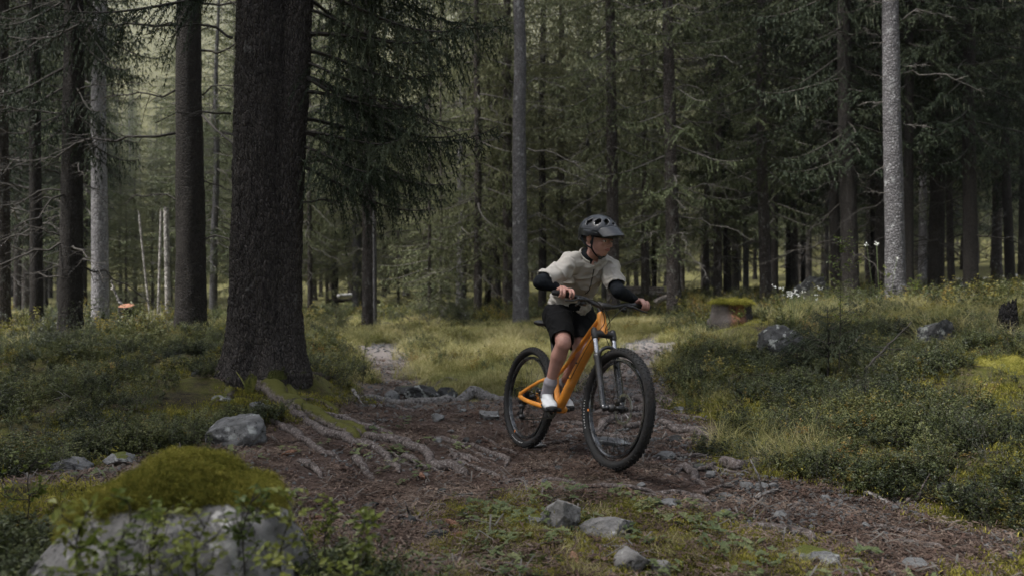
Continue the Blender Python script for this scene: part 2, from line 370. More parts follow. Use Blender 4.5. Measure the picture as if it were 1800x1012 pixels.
P_TRAIL = poly((636, 600), (700, 600), (724, 640), (770, 690), (720, 715), (650, 705), (636, 660))
P_GLADE = poly((530, 580), (700, 570), (900, 568), (1180, 565), (1230, 600), (1225, 660), (1200, 700), (1000, 705), (760, 705), (650, 690), (560, 620))
P_BANKL = poly((0, 600), (320, 570), (520, 600), (640, 650), (645, 705), (560, 735), (480, 742), (385, 785), (200, 790), (0, 830))
P_BANKR = poly((1250, 600), (1330, 560), (1500, 535), (1800, 530), (1800, 905), (1600, 872), (1420, 825), (1300, 800), (1240, 730), (1215, 660))
P_MOSSF = poly((820, 890), (1000, 865), (1180, 895), (1380, 965), (1500, 1010), (780, 1010))
def trailness(x, y):
    w = fbm(np.asarray(x) * 2.2, np.asarray(y) * 2.2, o=4) * .35
    d = np.minimum(psd(P_DIRT, x, y), psd(P_TRAIL, x, y)) + w
    return 1 - sstep(-.12, .22, d)
def H(x, y):
    x = np.asarray(x, float); y = np.asarray(y, float); h = H0(x, y)
    for cx_, cy_, dz in CONTACT: h = h + dz * np.exp(-((x - cx_) ** 2 + (y - cy_) ** 2) / .18 ** 2)
    return h
def H0(x, y):
    x = np.asarray(x, float); y = np.asarray(y, float)
    h = Hb(x, y); r = np.sqrt(x * x + y * y); near = np.clip(9 / (r + 1), 0, 1)
    t = trailness(x, y)
    h = h + fbm(x * 1.3, y * 1.3, o=3) * (.05 + .07 * near * (1 - t)) * (1 - .5 * t) + fbm(x * 6, y * 6 + 30, o=3) * .016 * near + fbm(x * 24, y * 24, o=2) * .006 * near
    h = h - .02 * t
    h = h + (np.abs(fbm(x * .9 + 7, y * .9, o=3)) * .22 - .05) * sstep(6.5, 9, r) * (1 - sstep(26, 40, r)) * (1 - t)
    return h + fbm(x * .35, y * .35, o=2) * .12 * sstep(7, 16, r)
CONTACT = []
CONTACT = [(cx_, cy_, cz_ + .008 - float(H0(np.array([cx_]), np.array([cy_]))[0])) for cx_, cy_, cz_ in ((.0815, 5.6126, CAMZ - 1.1076), (.0815 + 1.0966 * .4454, 5.6126 - 1.0966 * .8933, CAMZ - 1.1076 + 1.0966 * .0610))]
print('contact', CONTACT)
def H1(x, y): return float(H(np.array([x]), np.array([y]))[0])

def groundmat():
    m, t, b = M_('forest_floor'); co = coords(t)
    at = N(t, 'ShaderNodeVertexColor', layer_name='cover'); s = N(t, 'ShaderNodeSeparateColor'); t.links.new(at.outputs[0], s.inputs[0])
    dirt, glade, mossy = s.outputs[0], s.outputs[1], s.outputs[2]
    n1 = noise(t, co, 3, 8, .65); n2 = noise(t, co, 22, 8, .75); n3 = noise(t, co, 90, 5, .75); vo = voro(t, co, 46, 'F1', 0); vc = voro(t, co, 46, 'F1', 1)
    # base under the shrubs: dark humus with moss
    base = mix(t, ramp(t, n1, [(.42, (0, 0, 0)), (.6, (1, 1, 1))]), (.026, .021, .015), (.085, .09, .018))
    base = mix(t, ramp(t, n2, [(.45, (0, 0, 0)), (.7, (1, 1, 1))]), base, (.11, .09, .045))
    # trodden needle litter
    li = mix(t, ramp(t, n3, [(.35, (0, 0, 0)), (.68, (1, 1, 1))]), (.036, .024, .021), (.115, .080, .067))
    li = mix(t, ramp(t, n2, [(.5, (0, 0, 0)), (.62, (1, 1, 1))]), li, (.155, .12, .105))
    li = mix(t, ramp(t, n1, [(.40, (1, 1, 1)), (.52, (0, 0, 0))]), li, mix(t, n3, (.035, .023, .02), (.09, .062, .05)))
    bw = N(t, 'ShaderNodeRGBToBW'); t.links.new(vc, bw.inputs[0])
    pe = math_(t, 'MULTIPLY', ramp(t, vo, [(.22, (1, 1, 1)), (.3, (0, 0, 0))]), ramp(t, bw.outputs[0], [(.68, (0, 0, 0)), (.72, (1, 1, 1))]))
    li = mix(t, pe, li, (.24, .22, .21))
    gr = mix(t, ramp(t, n2, [(.35, (0, 0, 0)), (.65, (1, 1, 1))]), (.14, .14, .05), (.32, .29, .14))
    gr = mix(t, ramp(t, n1, [(.5, (0, 0, 0)), (.7, (1, 1, 1))]), gr, (.14, .145, .03))
    mo = mix(t, ramp(t, n2, [(.40, (0, 0, 0)), (.62, (1, 1, 1))]), (.035, .035, .012), (.14, .135, .03))
    wob_ = math_(t, 'MULTIPLY', math_(t, 'SUBTRACT', n2, .5), .9)
    c = mix(t, math_(t, 'ADD', mossy, math_(t, 'MULTIPLY', wob_, mossy), True), base, mo)
    c = mix(t, math_(t, 'ADD', glade, math_(t, 'MULTIPLY', wob_, glade), True), c, gr)
    f = math_(t, 'ADD', dirt, math_(t, 'MULTIPLY', wob_, math_(t, 'MULTIPLY', dirt, 1.)), True)
    c = mix(t, f, c, li)
    # stony grey tread on the far trail
    sp = N(t, 'ShaderNodeSeparateXYZ'); t.links.new(co, sp.inputs[0])
    far = math_(t, 'MULTIPLY', ramp(t, math_(t, 'MULTIPLY', sp.outputs[1], .05), [(.36, (0, 0, 0)), (.5, (1, 1, 1))]), f)
    c = mix(t, far, c, mix(t, n3, (.12, .10, .095), (.33, .30, .28)))
    t.links.new(c, b.inputs['Base Color']); b.inputs['Roughness'].default_value = .95; b.inputs['Specular IOR Level'].default_value = .15
    h = math_(t, 'ADD', math_(t, 'MULTIPLY', n2, .8), n3); h = math_(t, 'ADD', h, math_(t, 'MULTIPLY', pe, .6)); bump(t, b, h, .8, .025)
    return m
def build_ground():
    th = np.unique(np.concatenate([np.linspace(-180, -44, 60), np.arange(-44, 44, .25), np.linspace(44, 180, 60)]))[:-1]
    rr = np.concatenate([[0.05], np.exp(np.arange(math.log(.5), math.log(900), .019))])
    T, Q = np.meshgrid(np.radians(th), rr); X = np.sin(T) * Q; Y = np.cos(T) * Q
    Z = H(X, Y); n, k = X.shape
    V = np.stack([X, Y, Z], -1).reshape(-1, 3)
    i = np.arange(n - 1)[:, None]; j = np.arange(k)[None]; j2 = (j + 1) % k
    F = np.stack([i * k + j2 + 0 * i, i * k + j, (i + 1) * k + j, (i + 1) * k + j2], -1).reshape(-1, 4)
    me = mesh('ground', V, F, groundmat())
    x, y = V[:, 0], V[:, 1]; w = fbm(x * 1.7, y * 1.7, o=3) * .5
    dirt = trailness(x, y); glade = 1 - sstep(-.3, .5, psd(P_GLADE, x, y) + w)
    far = sstep(11, 17, y) * .45 * (1 - sstep(55, 80, np.sqrt(x * x + y * y))); glade = np.maximum(glade, far * (fbm(x * .4, y * .4) * .5 + .6))
    mossy = np.maximum(1 - sstep(-.1, .3, psd(P_MOSSF, x, y) + w), .3 * (1 - dirt)) * np.clip(.75 + w, 0, 1)
    col = np.ones((len(V), 4), np.float32); col[:, 0] = dirt * (1 - .3 * (1 - sstep(-.1, .3, psd(P_MOSSF, x, y) + w))); col[:, 1] = np.clip(glade, 0, 1); col[:, 2] = np.clip(mossy, 0, 1) * (.12 + .88 * sstep(-.02, .2, fbm(x * 2.6 + 5, y * 2.6, o=4)))
    a = me.color_attributes.new('cover', 'FLOAT_COLOR', 'POINT'); a.data.foreach_set('color', col.ravel())
    tag(ob('ground', me), kind='structure')
build_ground()

# the mountainside far behind the forest
def build_mountain():
    n, k = 90, 160
    u, v = np.meshgrid(np.linspace(-1, 1, k), np.linspace(0, 1, n))
    X = u * 900 - 60; Y = 300 + v * 300 + u * u * -60; Z = 8 + v ** .9 * 150 * (1 - .2 * u) + fbm(X * .014, Y * .014, o=5) * 22
    V = np.stack([X, Y, Z], -1).reshape(-1, 3); i = np.arange(n - 1)[:, None]; j = np.arange(k - 1)[None]
    F = np.stack([i * k + j, i * k + j + 1, (i + 1) * k + j + 1, (i + 1) * k + j], -1).reshape(-1, 4)
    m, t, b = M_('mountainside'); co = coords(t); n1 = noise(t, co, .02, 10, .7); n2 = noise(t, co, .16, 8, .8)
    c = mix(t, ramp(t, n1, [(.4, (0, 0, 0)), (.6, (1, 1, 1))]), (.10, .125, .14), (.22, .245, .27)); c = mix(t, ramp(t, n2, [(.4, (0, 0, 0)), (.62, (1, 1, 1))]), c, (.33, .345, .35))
    t.links.new(c, b.inputs['Base Color']); b.inputs['Roughness'].default_value = 1
    tag(ob('mountain', mesh('mountain', V, F, m)), kind='structure')
build_mountain()
# the pale forest road on the right
def build_road():
    P = catmull([(19, 36.5, 0), (23, 38.5, 0), (27, 40, 0), (34, 41, 0), (48, 41, 0)], 60); W = 1.1
    T = np.gradient(P, axis=0); S = np.stack([-T[:, 1], T[:, 0]], -1); S /= np.linalg.norm(S, axis=1)[:, None]
    V = []
    for o in (-W, -W * .5, 0, W * .5, W):
        q = P[:, :2] + S * o; V.append(np.column_stack([q, H(q[:, 0], q[:, 1]) + .10 - .02 * abs(o)]))
    V = np.array(V).transpose(1, 0, 2).reshape(-1, 3); i = np.arange(59)[:, None]; j = np.arange(4)[None]
    F = np.stack([i * 5 + j, i * 5 + j + 1, i * 5 + j + 6, i * 5 + j + 5], -1).reshape(-1, 4)
    tag(ob('gravel_road', mesh('gravel_road', V, F, plain('road_gravel', (.42, .41, .40), .9, 0, .2, (60, .4, .02)))), kind='structure')
build_road()

# ------------------------------------------------------------------ spruces
def trunk_mesh(name, r0, h, mat, seg=20, rings=150, flare=.5, amp=.03, wob_=.015, seed=0, jag=0, hmax=None):
    z = np.concatenate([np.linspace(-.5, 2.5, rings // 2), np.linspace(2.5, h, rings // 2 + 1)[1:]])
    th = np.arange(seg) * 2 * np.pi / seg; Z, T = np.meshgrid(z, th, indexing='ij')
    r = r0 * (1 - .93 * np.clip(Z, 0, h) / h * (1 if not jag else .15)) * (1 + flare * np.exp(-np.clip(Z + .1, 0, 9) / .22) * (.7 + .5 * np.sin(T * 4 + seed) + .3 * np.sin(T * 7 + 2 * seed)))
    cx, cy = np.cos(T), np.sin(T)
    r = r * (1 + amp * fbm(cx * 3 + seed * 9, cy * 3, Z * 2.2, o=3) * 1.6 + amp * fbm(cx * 9 + seed, cy * 9, Z * 9, o=2))
    ox = wob_ * fbm(Z * .22 + seed * 3.1, Z * 0 + 5, o=2) * np.clip(Z, 0, 5); oy = wob_ * fbm(Z * .22 + seed, Z * 0 + 15, o=2) * np.clip(Z, 0, 5)
    if jag: Z = Z + (Z > h - .05) * np.abs(fbm(cx * 2 + seed, cy * 2, o=3)) * jag
    V = np.stack([ox + r * cx, oy + r * cy, Z], -1).reshape(-1, 3); n = len(z)
    i = np.arange(n - 1)[:, None]; j = np.arange(seg)[None]; j2 = (j + 1) % seg
    F = [tuple(f) for f in np.stack([i * seg + j, i * seg + j2, (i + 1) * seg + j2, (i + 1) * seg + j], -1).reshape(-1, 4)]
    F.append(tuple(range((n - 1) * seg, n * seg)))
    return mesh(name, V, F, mat)

def bough(L, seed, step=.075, spray=.05, sl=(.06, .13), sw=.016, droop=.35, beard=.02):
    """one living spruce limb growing along +X: returns wood strips, needle triangles, lichen triangles"""
    r = np.random.default_rng(seed); n = 14; t = np.linspace(0, 1, n)
    ax = np.stack([L * t, .12 * L * np.sin(t * 3 + seed) * t, L * (-droop * t ** 1.5 + .30 * t ** 3.2)], -1)
    wood = [tube(ax, np.linspace(.022, .004, n) * (L / 2) ** .5, 4, cap='n')]
    tri = []; bt = []; tt = .12 + .02 * r.random()
    d = np.gradient(ax, axis=0); d /= np.linalg.norm(d, axis=1)[:, None]
    side = 1
    while tt < 1:
        p = np.array([np.interp(tt, t, ax[:, k]) for k in range(3)]); tn = np.array([np.interp(tt, t, d[:, k]) for k in range(3)])
        l = (.34 * L * (1 - tt) ** .7 + .10) * r.uniform(.6, 1.15); side = -side
        dr = norm(tn * r.uniform(.35, .8) + np.array([0, side * r.uniform(.6, 1), 0]) + np.array([0, 0, -r.uniform(.0, .35)]))
        m = max(3, int(l / spray)); s = np.linspace(0, 1, m)[:, None]
        tw = p + dr * l * s + np.array([0, 0, -1]) * (l * r.uniform(.25, .8)) * s ** 1.7
        e = np.gradient(tw, axis=0); e /= np.linalg.norm(e, axis=1)[:, None]
        q = np.cross(e[0], [0, 0, 1]); q = norm(q) * .006
        for k in range(m - 1): tri.append((tw[k] - q, tw[k] + q, tw[k + 1]))
        for k in range(m):
            for c in range(3):
                w = norm(e[k] * r.uniform(.3, 1.) + r.normal(0, .55, 3) + np.array([0, 0, -r.uniform(0, .9)]))
                ln = r.uniform(*sl); a = norm(np.cross(w, r.normal(0, 1, 3))) * sw * .5
                tri.append((tw[k] - a, tw[k] + a, tw[k] + w * ln))
        if r.random() < beard * 3:
            for c in range(3):
                b0 = tw[r.integers(m)] + r.normal(0, .02, 3); ln = r.uniform(.1, .3); a = np.array([r.uniform(-1, 1), r.uniform(-1, 1), 0]) * .012
                bt.append((b0 - a, b0 + a, b0 + np.array([0, 0, -ln])))
        tt += step / L * r.uniform(.6, 1.4)
    W, WF = join(wood); WT = [f for q in WF for f in ((q[0], q[1], q[2]), (q[0], q[2], q[3]))[:len(q) - 2 or 1] if len(q) <= 4]
    return W[np.array(WT)].reshape(-1, 3, 3), np.array(tri), np.array(bt).reshape(-1, 3, 3)
def dead_limb(L, seed, seg=4, fine=1.0):
    r = np.random.default_rng(seed); n = 10; t = np.linspace(0, 1, n)
    w = np.cumsum(r.normal(0, .035, (n, 3)), 0) * L; w -= w[0]
    ax = np.stack([L * t, 0 * t, L * (.10 * np.sin(t * 2.2 + seed) - .22 * t * t)], -1) + w
    parts = [tube(ax, np.linspace(.014, .003, n) * (L ** .5), seg, cap='n')]
    for k in range(int(7 * L * fine + 3)):
        a = r.uniform(.15, 1); p = np.array([np.interp(a, t, ax[:, c]) for c in range(3)]); l = r.uniform(.12, .4) * L * (1.15 - a)
        dr = norm(np.array([r.uniform(.2, .9), r.choice([-1, 1]) * r.uniform(.4, 1), r.uniform(-.6, .3)])); m = np.linspace(0, 1, 5)[:, None]
        tw = p + dr * l * m + np.cumsum(r.normal(0, .03, (5, 3)), 0) * l + np.array([0, 0, -.25]) * l * m ** 2
        parts.append(tube(tw, np.linspace(.006, .002, 5) * (L ** .5), 3, cap='n'))
        if r.random() < .6:
            p2 = tw[2]; tw2 = p2 + norm(dr + r.normal(0, .6, 3)) * l * .5 * m; parts.append(tube(tw2, np.linspace(.004, .0015, 5), 3, cap='n'))
    return join(parts)
BOUGHS = [bough(L, 20 + k, .085, .06, sw=.026) for k, L in enumerate((1.2, 1.8, 2.4, 3.0, 2.1))]
FINE = [bough(L, 50 + k, .05, .032, (.045, .10), .015, .40, .01) for k, L in enumerate((1.5, 2.2, 2.9))]
def place(tri, yaw, pitch, sc, org):
    return (tri.reshape(-1, 3) * sc) @ rotm(0, -pitch, yaw).T + org
def tri_mesh(name, wood, need, beard, mats):
    wood, need, beard = [[np.asarray(a).reshape(-1, 3) for a in g] for g in (wood, need, beard)]
    V = np.vstack(wood + need + beard); nf = [sum(len(a) for a in g) // 3 for g in (wood, need, beard)]
    F = np.arange(len(V)).reshape(-1, 3); mi = np.repeat([0, 1, 2], nf)
    return mesh(name, V, F, mats, False, mi)
def crown_mesh(name, h, zb, Lmax, mats, seed, lib=BOUGHS, per=2.5, step=.3, zt=None, gap=.15, coarse_above=99):
    r = np.random.default_rng(seed); W = []; Nn = []; B = []; z = zb; ang = 0
    zt = zt or h * .98
    while z < zt:
        u = (z - zb) / (h - zb); st = step * (1 if z < coarse_above else 1.6)
        for k in range(int(per + r.random())):
            if r.random() < gap: continue
            ang += 2.4 + r.normal(0, .3); L = Lmax * min(1, .55 + u * 2.4) * (1 - u) ** .75 * r.uniform(.6, 1.1) + .15
            lib_ = min(lib, key=lambda b: abs(b[0][:, :, 0].max() - L) + r.random() * .6); sc = L / lib_[0][:, :, 0].max()
            sc = max(sc, .35); pitch = -.25 + .55 * u + r.normal(0, .1); o = np.array([0, 0, z + r.uniform(-.1, .1)])
            W.append(place(lib_[0], ang, pitch, sc, o)); Nn.append(place(lib_[1], ang, pitch, sc, o))
            if len(lib_[2]): B.append(place(lib_[2], ang, pitch, sc, o))
        z += st * r.uniform(.7, 1.3)
    return tri_mesh(name, W, Nn, B, mats)
def dead_mesh(name, z0, z1, n, seed, mat, Lr=(.4, 1.6), r0=.12):
    r = np.random.default_rng(seed); ps = []
    for k in range(n):
        L = r.uniform(*Lr); V, F = dead_limb(L, seed * 31 + k); a = r.uniform(0, 6.28); z = r.uniform(z0, z1)
        V = V @ rotm(0, -r.normal(-.05, .25), a).T + np.array([math.cos(a) * r0 * .8, math.sin(a) * r0 * .8, z]); ps.append((V, F))
    V, F = join(ps); return mesh(name, V, F, mat)
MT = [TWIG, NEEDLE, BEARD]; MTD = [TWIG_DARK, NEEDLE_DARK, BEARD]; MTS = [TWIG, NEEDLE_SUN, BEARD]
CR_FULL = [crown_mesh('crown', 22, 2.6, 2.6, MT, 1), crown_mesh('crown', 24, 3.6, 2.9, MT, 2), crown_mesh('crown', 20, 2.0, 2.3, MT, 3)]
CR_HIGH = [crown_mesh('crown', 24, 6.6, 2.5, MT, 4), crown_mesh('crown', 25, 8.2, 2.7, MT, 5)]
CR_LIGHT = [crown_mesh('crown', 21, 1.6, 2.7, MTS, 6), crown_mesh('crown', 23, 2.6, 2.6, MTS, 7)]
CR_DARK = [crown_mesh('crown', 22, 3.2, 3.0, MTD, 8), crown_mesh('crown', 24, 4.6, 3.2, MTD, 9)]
CR_YOUNG = [crown_mesh('crown', 7, .4, 1.3, MTS, 10, step=.2), crown_mesh('crown', 5, .3, 1.1, MT, 11, step=.2)]
DEAD = [dead_mesh('dead_branches', 1.2, 7, 34, 61, TWIG), dead_mesh('dead_branches', 1.6, 7, 26, 62, TWIG), dead_mesh('dead_branches', 1., 8, 40, 63, TWIG)]
DEAD_D = [d.copy() for d in DEAD]
for d_ in DEAD_D: d_.materials[0] = TWIG_DARK
LIMBS = [mesh('branch', *dead_limb(L, 300 + k, 6, 1.2), TWIG) for k, L in enumerate((.35, .6, .9, 1.3, 1.7, 2.1))]
LIMBS_DARK = [mesh('branch', *dead_limb(L, 320 + k, 6, 1.4), TWIG_DARK) for k, L in enumerate((.6, 1.0, 1.5, 2.0))]
TR = {b: [trunk_mesh('trunk', .15, 22, m, seed=s, amp=a) for s in (1, 2, 3)] for b, m, a in (('dark', BARK_DARK, .05), ('mid', BARK_MID, .045), ('pale', BARK_PALE, .035), ('lilac', BARK_LILAC, .02))}

def spruce(name, px, wpx, Y, kind, crown, label, group, lean=0., dead=None, h=22., yaw=None, limbs=(), cs=1., leany=0., xy=None):
    x, y = ((px - 900) / FPX * Y, Y) if xy is None else xy
    z = H1(x, y); r = random.Random(int(px * 7 + Y * 13))
    t = empty(name, (x, y, z), label, 'tree', group, (R(leany), R(lean), 0))
    k = wpx / FPX * Y / 2 / .15 / .96
    ob('trunk', r.choice(TR[kind]), t, rot=(0, 0, r.uniform(0, 6.28)), scale=(k, k, h / 22))
    if crown is not None: ob('crown', crown, t, rot=(0, 0, r.uniform(0, 6.28)), scale=(cs, cs, h / 22))
    if dead is not None and kind == 'dark': dead = DEAD_D[DEAD.index(dead)]
    if dead is not None: tag(ob('dead_branches', dead, t, rot=(0, 0, r.uniform(0, 6.28)), scale=(1, 1, 1)), kind='stuff')
    for (zz, az, li, pitch) in limbs:
        lib = LIMBS_DARK if kind == 'dark' else LIMBS
        ob('branch', lib[li % len(lib)], t, loc=(math.sin(R(az)) * k * .13, -math.cos(R(az)) * k * .13, zz), rot=(0, R(-pitch), R(az - 90)))
    return t

# ------------------------------------------------------------------ the big twin-stemmed spruce on the left
def big_spruce():
    bx, by = PT(458, 0, 7.3)[:2]; bz = H1(bx, by); seg = 260
    t = empty('spruce_tree', (bx, by, bz), 'thickest spruce, twin-stemmed with flaky dark bark, on the mossy mound left of the trail', 'tree')
    z = np.concatenate([np.arange(-.4, 4.4, .013), np.linspace(4.5, 24, 70)]); th = np.arange(seg) * 2 * np.pi / seg
    Z, T = np.meshgrid(z, th, indexing='ij'); cx, cy = np.cos(T), np.sin(T); zc = np.clip(Z, 0, 30)
    r = np.interp(zc, [0, .5, 1.2, 2.2, 3.7, 10, 24], [.318, .312, .302, .278, .242, .20, .04])
    fl = np.exp(-np.clip(Z + .02, 0, 9) / .24)
    # buttresses: towards the camera-right foot, the right, the left and the back
    lobes = sum(w * np.exp(-((((T - R(a) + np.pi) % (2 * np.pi)) - np.pi) / s) ** 2) for a, w, s in ((-55, 1.05, .34), (-10, .75, .3), (-110, .55, .3), (-165, .6, .3), (150, .6, .35), (70, .6, .35)))
    r = r + fl * (.03 + .19 * lobes) + .016 * fbm(cx * 1.4 + 3, cy * 1.4, Z * .9, o=3)
    cell = fbm(cx * 11, cy * 11, Z * 12, o=3); cr = 1 - np.abs(fbm(cx * 14 + 9, cy * 14, Z * 7, o=2)) * 2.2
    r = r + .016 * cell + .010 * (cr ** 3) - .012 * (np.abs(fbm(cx * 5, cy * 5, Z * 1.3, o=2)) < .05)
    ox = .02 * np.sin(Z * .7) + Z * .004; oy = .02 * np.cos(Z * .5)
    V = np.stack([ox + r * cx, oy + r * cy, Z], -1).reshape(-1, 3); n = len(z)
    i = np.arange(n - 1)[:, None]; j = np.arange(seg)[None]; j2 = (j + 1) % seg
    F = np.stack([i * seg + j, i * seg + j2, (i + 1) * seg + j2, (i + 1) * seg + j], -1).reshape(-1, 4)
    bb = bark('bark_big_mossy_foot', (.040, .035, .033), (.105, .092, .085), (.17, .165, .155), .66, (1, 1, .45), 44, .014, .78)
    ob('trunk', mesh('trunk', V, F, bb), t, scale=(.9, .9, 1))
    # second stem
    seg = 130; z = np.concatenate([np.arange(-.3, 4.4, .016), np.linspace(4.5, 20, 40)]); th = np.arange(seg) * 2 * np.pi / seg
    Z, T = np.meshgrid(z, th, indexing='ij'); cx, cy = np.cos(T), np.sin(T); zc = np.clip(Z, 0, 30)
    r = np.interp(zc, [0, 1.2, 2.2, 3.7, 20], [.20, .165, .145, .128, .02]) + .09 * np.exp(-zc / .25) + .013 * fbm(cx * 7, cy * 7, Z * 12 + 50, o=3) + .006 * fbm(cx * 12, cy * 12, Z * 20, o=2)
    ox = np.interp(zc, [0, .6, 1.5, 2.6, 3.8, 20], [.20, .205, .24, .32, .385, .9]); oy = np.interp(zc, [0, 20], [-.02, .1])
    V = np.stack([ox + r * cx, oy + r * cy, Z], -1).reshape(-1, 3); n = len(z)
    i = np.arange(n - 1)[:, None]; j = np.arange(seg)[None]; j2 = (j + 1) % seg
    F = np.stack([i * seg + j, i * seg + j2, (i + 1) * seg + j2, (i + 1) * seg + j], -1).reshape(-1, 4)
    s2 = ob('second_stem', mesh('second_stem', V, F, bb), t, scale=(.95, .95, 1)); s2['label'] = 'slimmer second stem leaning right out of the same foot'
    ob('crown', CR_DARK[0], t, loc=(.1, 0, 2.2), scale=(1.15, 1.15, 1))
    fm = [tri_mesh('bough', [b[0]], [b[1]], [b[2]] if len(b[2]) else [], MTD) for b in FINE]
    r_ = random.Random(5)
    for k in range(30):
        zz = 1.7 + k * .125 + r_.uniform(-.08, .08); az = r_.uniform(48, 128)
        x0 = np.interp(zz, [0, .6, 1.5, 2.6, 3.8, 20], [.20, .205, .24, .32, .385, .9])
        s = r_.uniform(.75, .98) * (.78 if k < 2 else 1)
        ob('bough', fm[r_.choice([0, 1, 1, 2]) if k > 1 else 1], t, loc=(x0 + .08, 0, zz + .15), rot=(r_.uniform(-.2, .2), R(r_.uniform(-6, 14)), R(az - 90)), scale=(s * .78, s, s))
    for k in range(7):
        zz = 3.4 + k * .35; az = r_.uniform(-110, -60)
        ob('bough', fm[r_.choice([0, 1])], t, loc=(-.2, 0, zz), rot=(0, R(5), R(az - 90)), scale=(.7, .7, .8))
    for zz, az, li, pitch in ((2.95, -95, 1, 12), (2.35, -80, 0, -5), (2.5, 95, 2, -8), (1.85, 85, 1, -22), (3.3, 70, 2, 10), (1.55, 100, 0, 5), (3.6, -100, 2, 5)):
        sg = 1 if az > 0 else -1
        x0 = np.interp(zz, [0, .6, 1.5, 2.6, 3.8, 20], [.20, .205, .24, .32, .385, .9]) + .1 if sg > 0 else -.25
        ob('branch', LIMBS_DARK[li], t, loc=(x0, -.05, zz), rot=(0, R(-pitch), R(az - 90)))
    return t
BIG = big_spruce()

# ------------------------------------------------------------------ spruces one can tell apart: bearing, width, distance
S_ = spruce
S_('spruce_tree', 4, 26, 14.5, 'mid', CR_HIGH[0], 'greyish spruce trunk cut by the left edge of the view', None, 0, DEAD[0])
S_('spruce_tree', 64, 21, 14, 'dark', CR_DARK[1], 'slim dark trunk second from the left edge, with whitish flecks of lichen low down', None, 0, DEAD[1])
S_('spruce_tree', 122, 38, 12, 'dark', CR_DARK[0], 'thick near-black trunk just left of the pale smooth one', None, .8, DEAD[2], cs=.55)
S_('spruce_tree', 176, 28, 14, 'lilac', CR_HIGH[1], 'pale lilac-grey smooth trunk, fourth from the left edge', None, 0, None, limbs=((5.0, 70, 1, -5), (4.2, -80, 0, 0)))
S_('spruce_tree', 336, 50, 11.6, 'dark', CR_HIGH[0], 'stout black trunk with bare side limbs just left of the thickest tree', None, 0, None,
   limbs=((3.35, -85, 2, 4), (2.75, -78, 3, 2), (1.85, -90, 1, 4), (4.3, -80, 3, 6), (3.9, 85, 2, 18), (3.35, 80, 1, 10), (2.9, 95, 2, -12), (2.2, 85, 0, -20), (4.6, 75, 3, 12), (5.2, -95, 3, 0), (1.3, 80, 1, -10), (3.0, 60, 3, -30), (4.9, 60, 2, -25)))
S_('spruce_tree', 545, 9, 26, 'mid', CR_FULL[0], 'thin trunk showing right beside the foot of the thickest tree', None, 0, DEAD[0])
S_('spruce_tree', 646, 19, 17, 'mid', CR_DARK[0], 'brownish trunk at the near edge of the glade, under the drooping boughs', None, 0, DEAD[1])
S_('spruce_tree', 658, 9, 19, 'pale', CR_FULL[1], 'thin grey trunk close behind the brownish one under the drooping boughs', None, 0, None)
S_('spruce_tree', 840, 14, 22, 'mid', CR_LIGHT[0], 'grey-brown trunk left of the tall pale one, at the far edge of the glade', None, 0, DEAD[2])
S_('spruce_tree', 878, 10, 25, 'dark', CR_FULL[0], 'slender leaning dark trunk between two grey ones, left of the tall pale trunk', None, -3.2, DEAD[0])
S_('spruce_tree', 895, 19, 23, 'mid', CR_LIGHT[1], 'trunk standing directly behind the left side of the tall pale one', None, -.6, DEAD[1])
S_('spruce_tree', 916, 27, 17, 'pale', CR_HIGH[1], 'tall pale silvery trunk left of the rider, with bare twigs to its right', None, -.45, None,
   limbs=((3.15, 88, 3, -4), (2.7, 80, 3, 12), (2.2, 95, 2, -6), (1.7, 85, 2, -12), (3.9, -85, 3, -18), (4.4, 85, 2, 10), (5.0, 80, 2, 0), (5.6, 95, 1, 20), (2.0, 80, 1, 8), (1.2, 90, 1, -5), (6.1, -80, 2, -10), (3.6, 75, 4, -2)))
S_('spruce_tree', 953, 14, 24, 'dark', CR_LIGHT[1], 'brown trunk behind the rider\'s back elbow', None, 0, DEAD[2])
S_('spruce_tree', 986, 15, 26, 'mid', CR_LIGHT[0], 'trunk rising behind the shoulder nearer the tall pale tree', None, 0, DEAD[0])
S_('spruce_tree', 1078, 22, 19, 'mid', CR_FULL[1], 'dark grey trunk directly behind the rider\'s helmet', None, -.5, DEAD[1])
S_('spruce_tree', 1134, 14, 24, 'mid', CR_LIGHT[1], 'trunk rising just right of the rider\'s outstretched hand', None, -.3, DEAD[2])
S_('spruce_tree', 1150, 9, 27, 'dark', CR_LIGHT[0], 'thin trunk close right of the one beside the rider\'s hand', None, 0, None)
S_('spruce_tree', 1186, 24, 18, 'mid', CR_FULL[2], 'leaning lichen-grey trunk at the right end of the glade, with pale bare twigs', None, -1.4, DEAD[0],
   limbs=((3.6, 85, 4, -2), (2.7, 80, 3, 5), (2.2, -85, 3, -10), (1.9, 90, 2, -15), (4.6, 95, 4, 8), (5.4, -80, 3, 0), (3.1, -90, 2, 10), (4.1, 75, 2, 15)))
S_('spruce_tree', 1237, 10, 30, 'mid', CR_LIGHT[0], 'thin trunk first to the right of the leaning lichen-grey one', None, 0, DEAD[1])
S_('spruce_tree', 1262, 15, 25, 'mid', CR_FULL[0], 'grey trunk above and left of the mossy rotten stump', None, 0, DEAD[2])
S_('spruce_tree', 1281, 8, 30, 'dark', CR_LIGHT[1], 'thin dark trunk above the mossy rotten stump', None, 0, None)
S_('spruce_tree', 1311, 10, 29, 'pale', CR_FULL[2], 'pale thin trunk above the right rim of the mossy rotten stump', None, 0, DEAD[0])
S_('spruce_tree', 1346, 20, 20, 'mid', CR_FULL[1], 'wide-footed brown trunk left of the white flowers', None, -1.0, DEAD[1])
S_('spruce_tree', 1362, 12, 24, 'dark', CR_FULL[0], 'dark trunk touching the wide-footed brown one', None, 0, None)
S_('spruce_tree', 1396, 12, 27, 'mid', CR_DARK[0], 'trunk rising behind the white flowers', None, 0, DEAD[2])
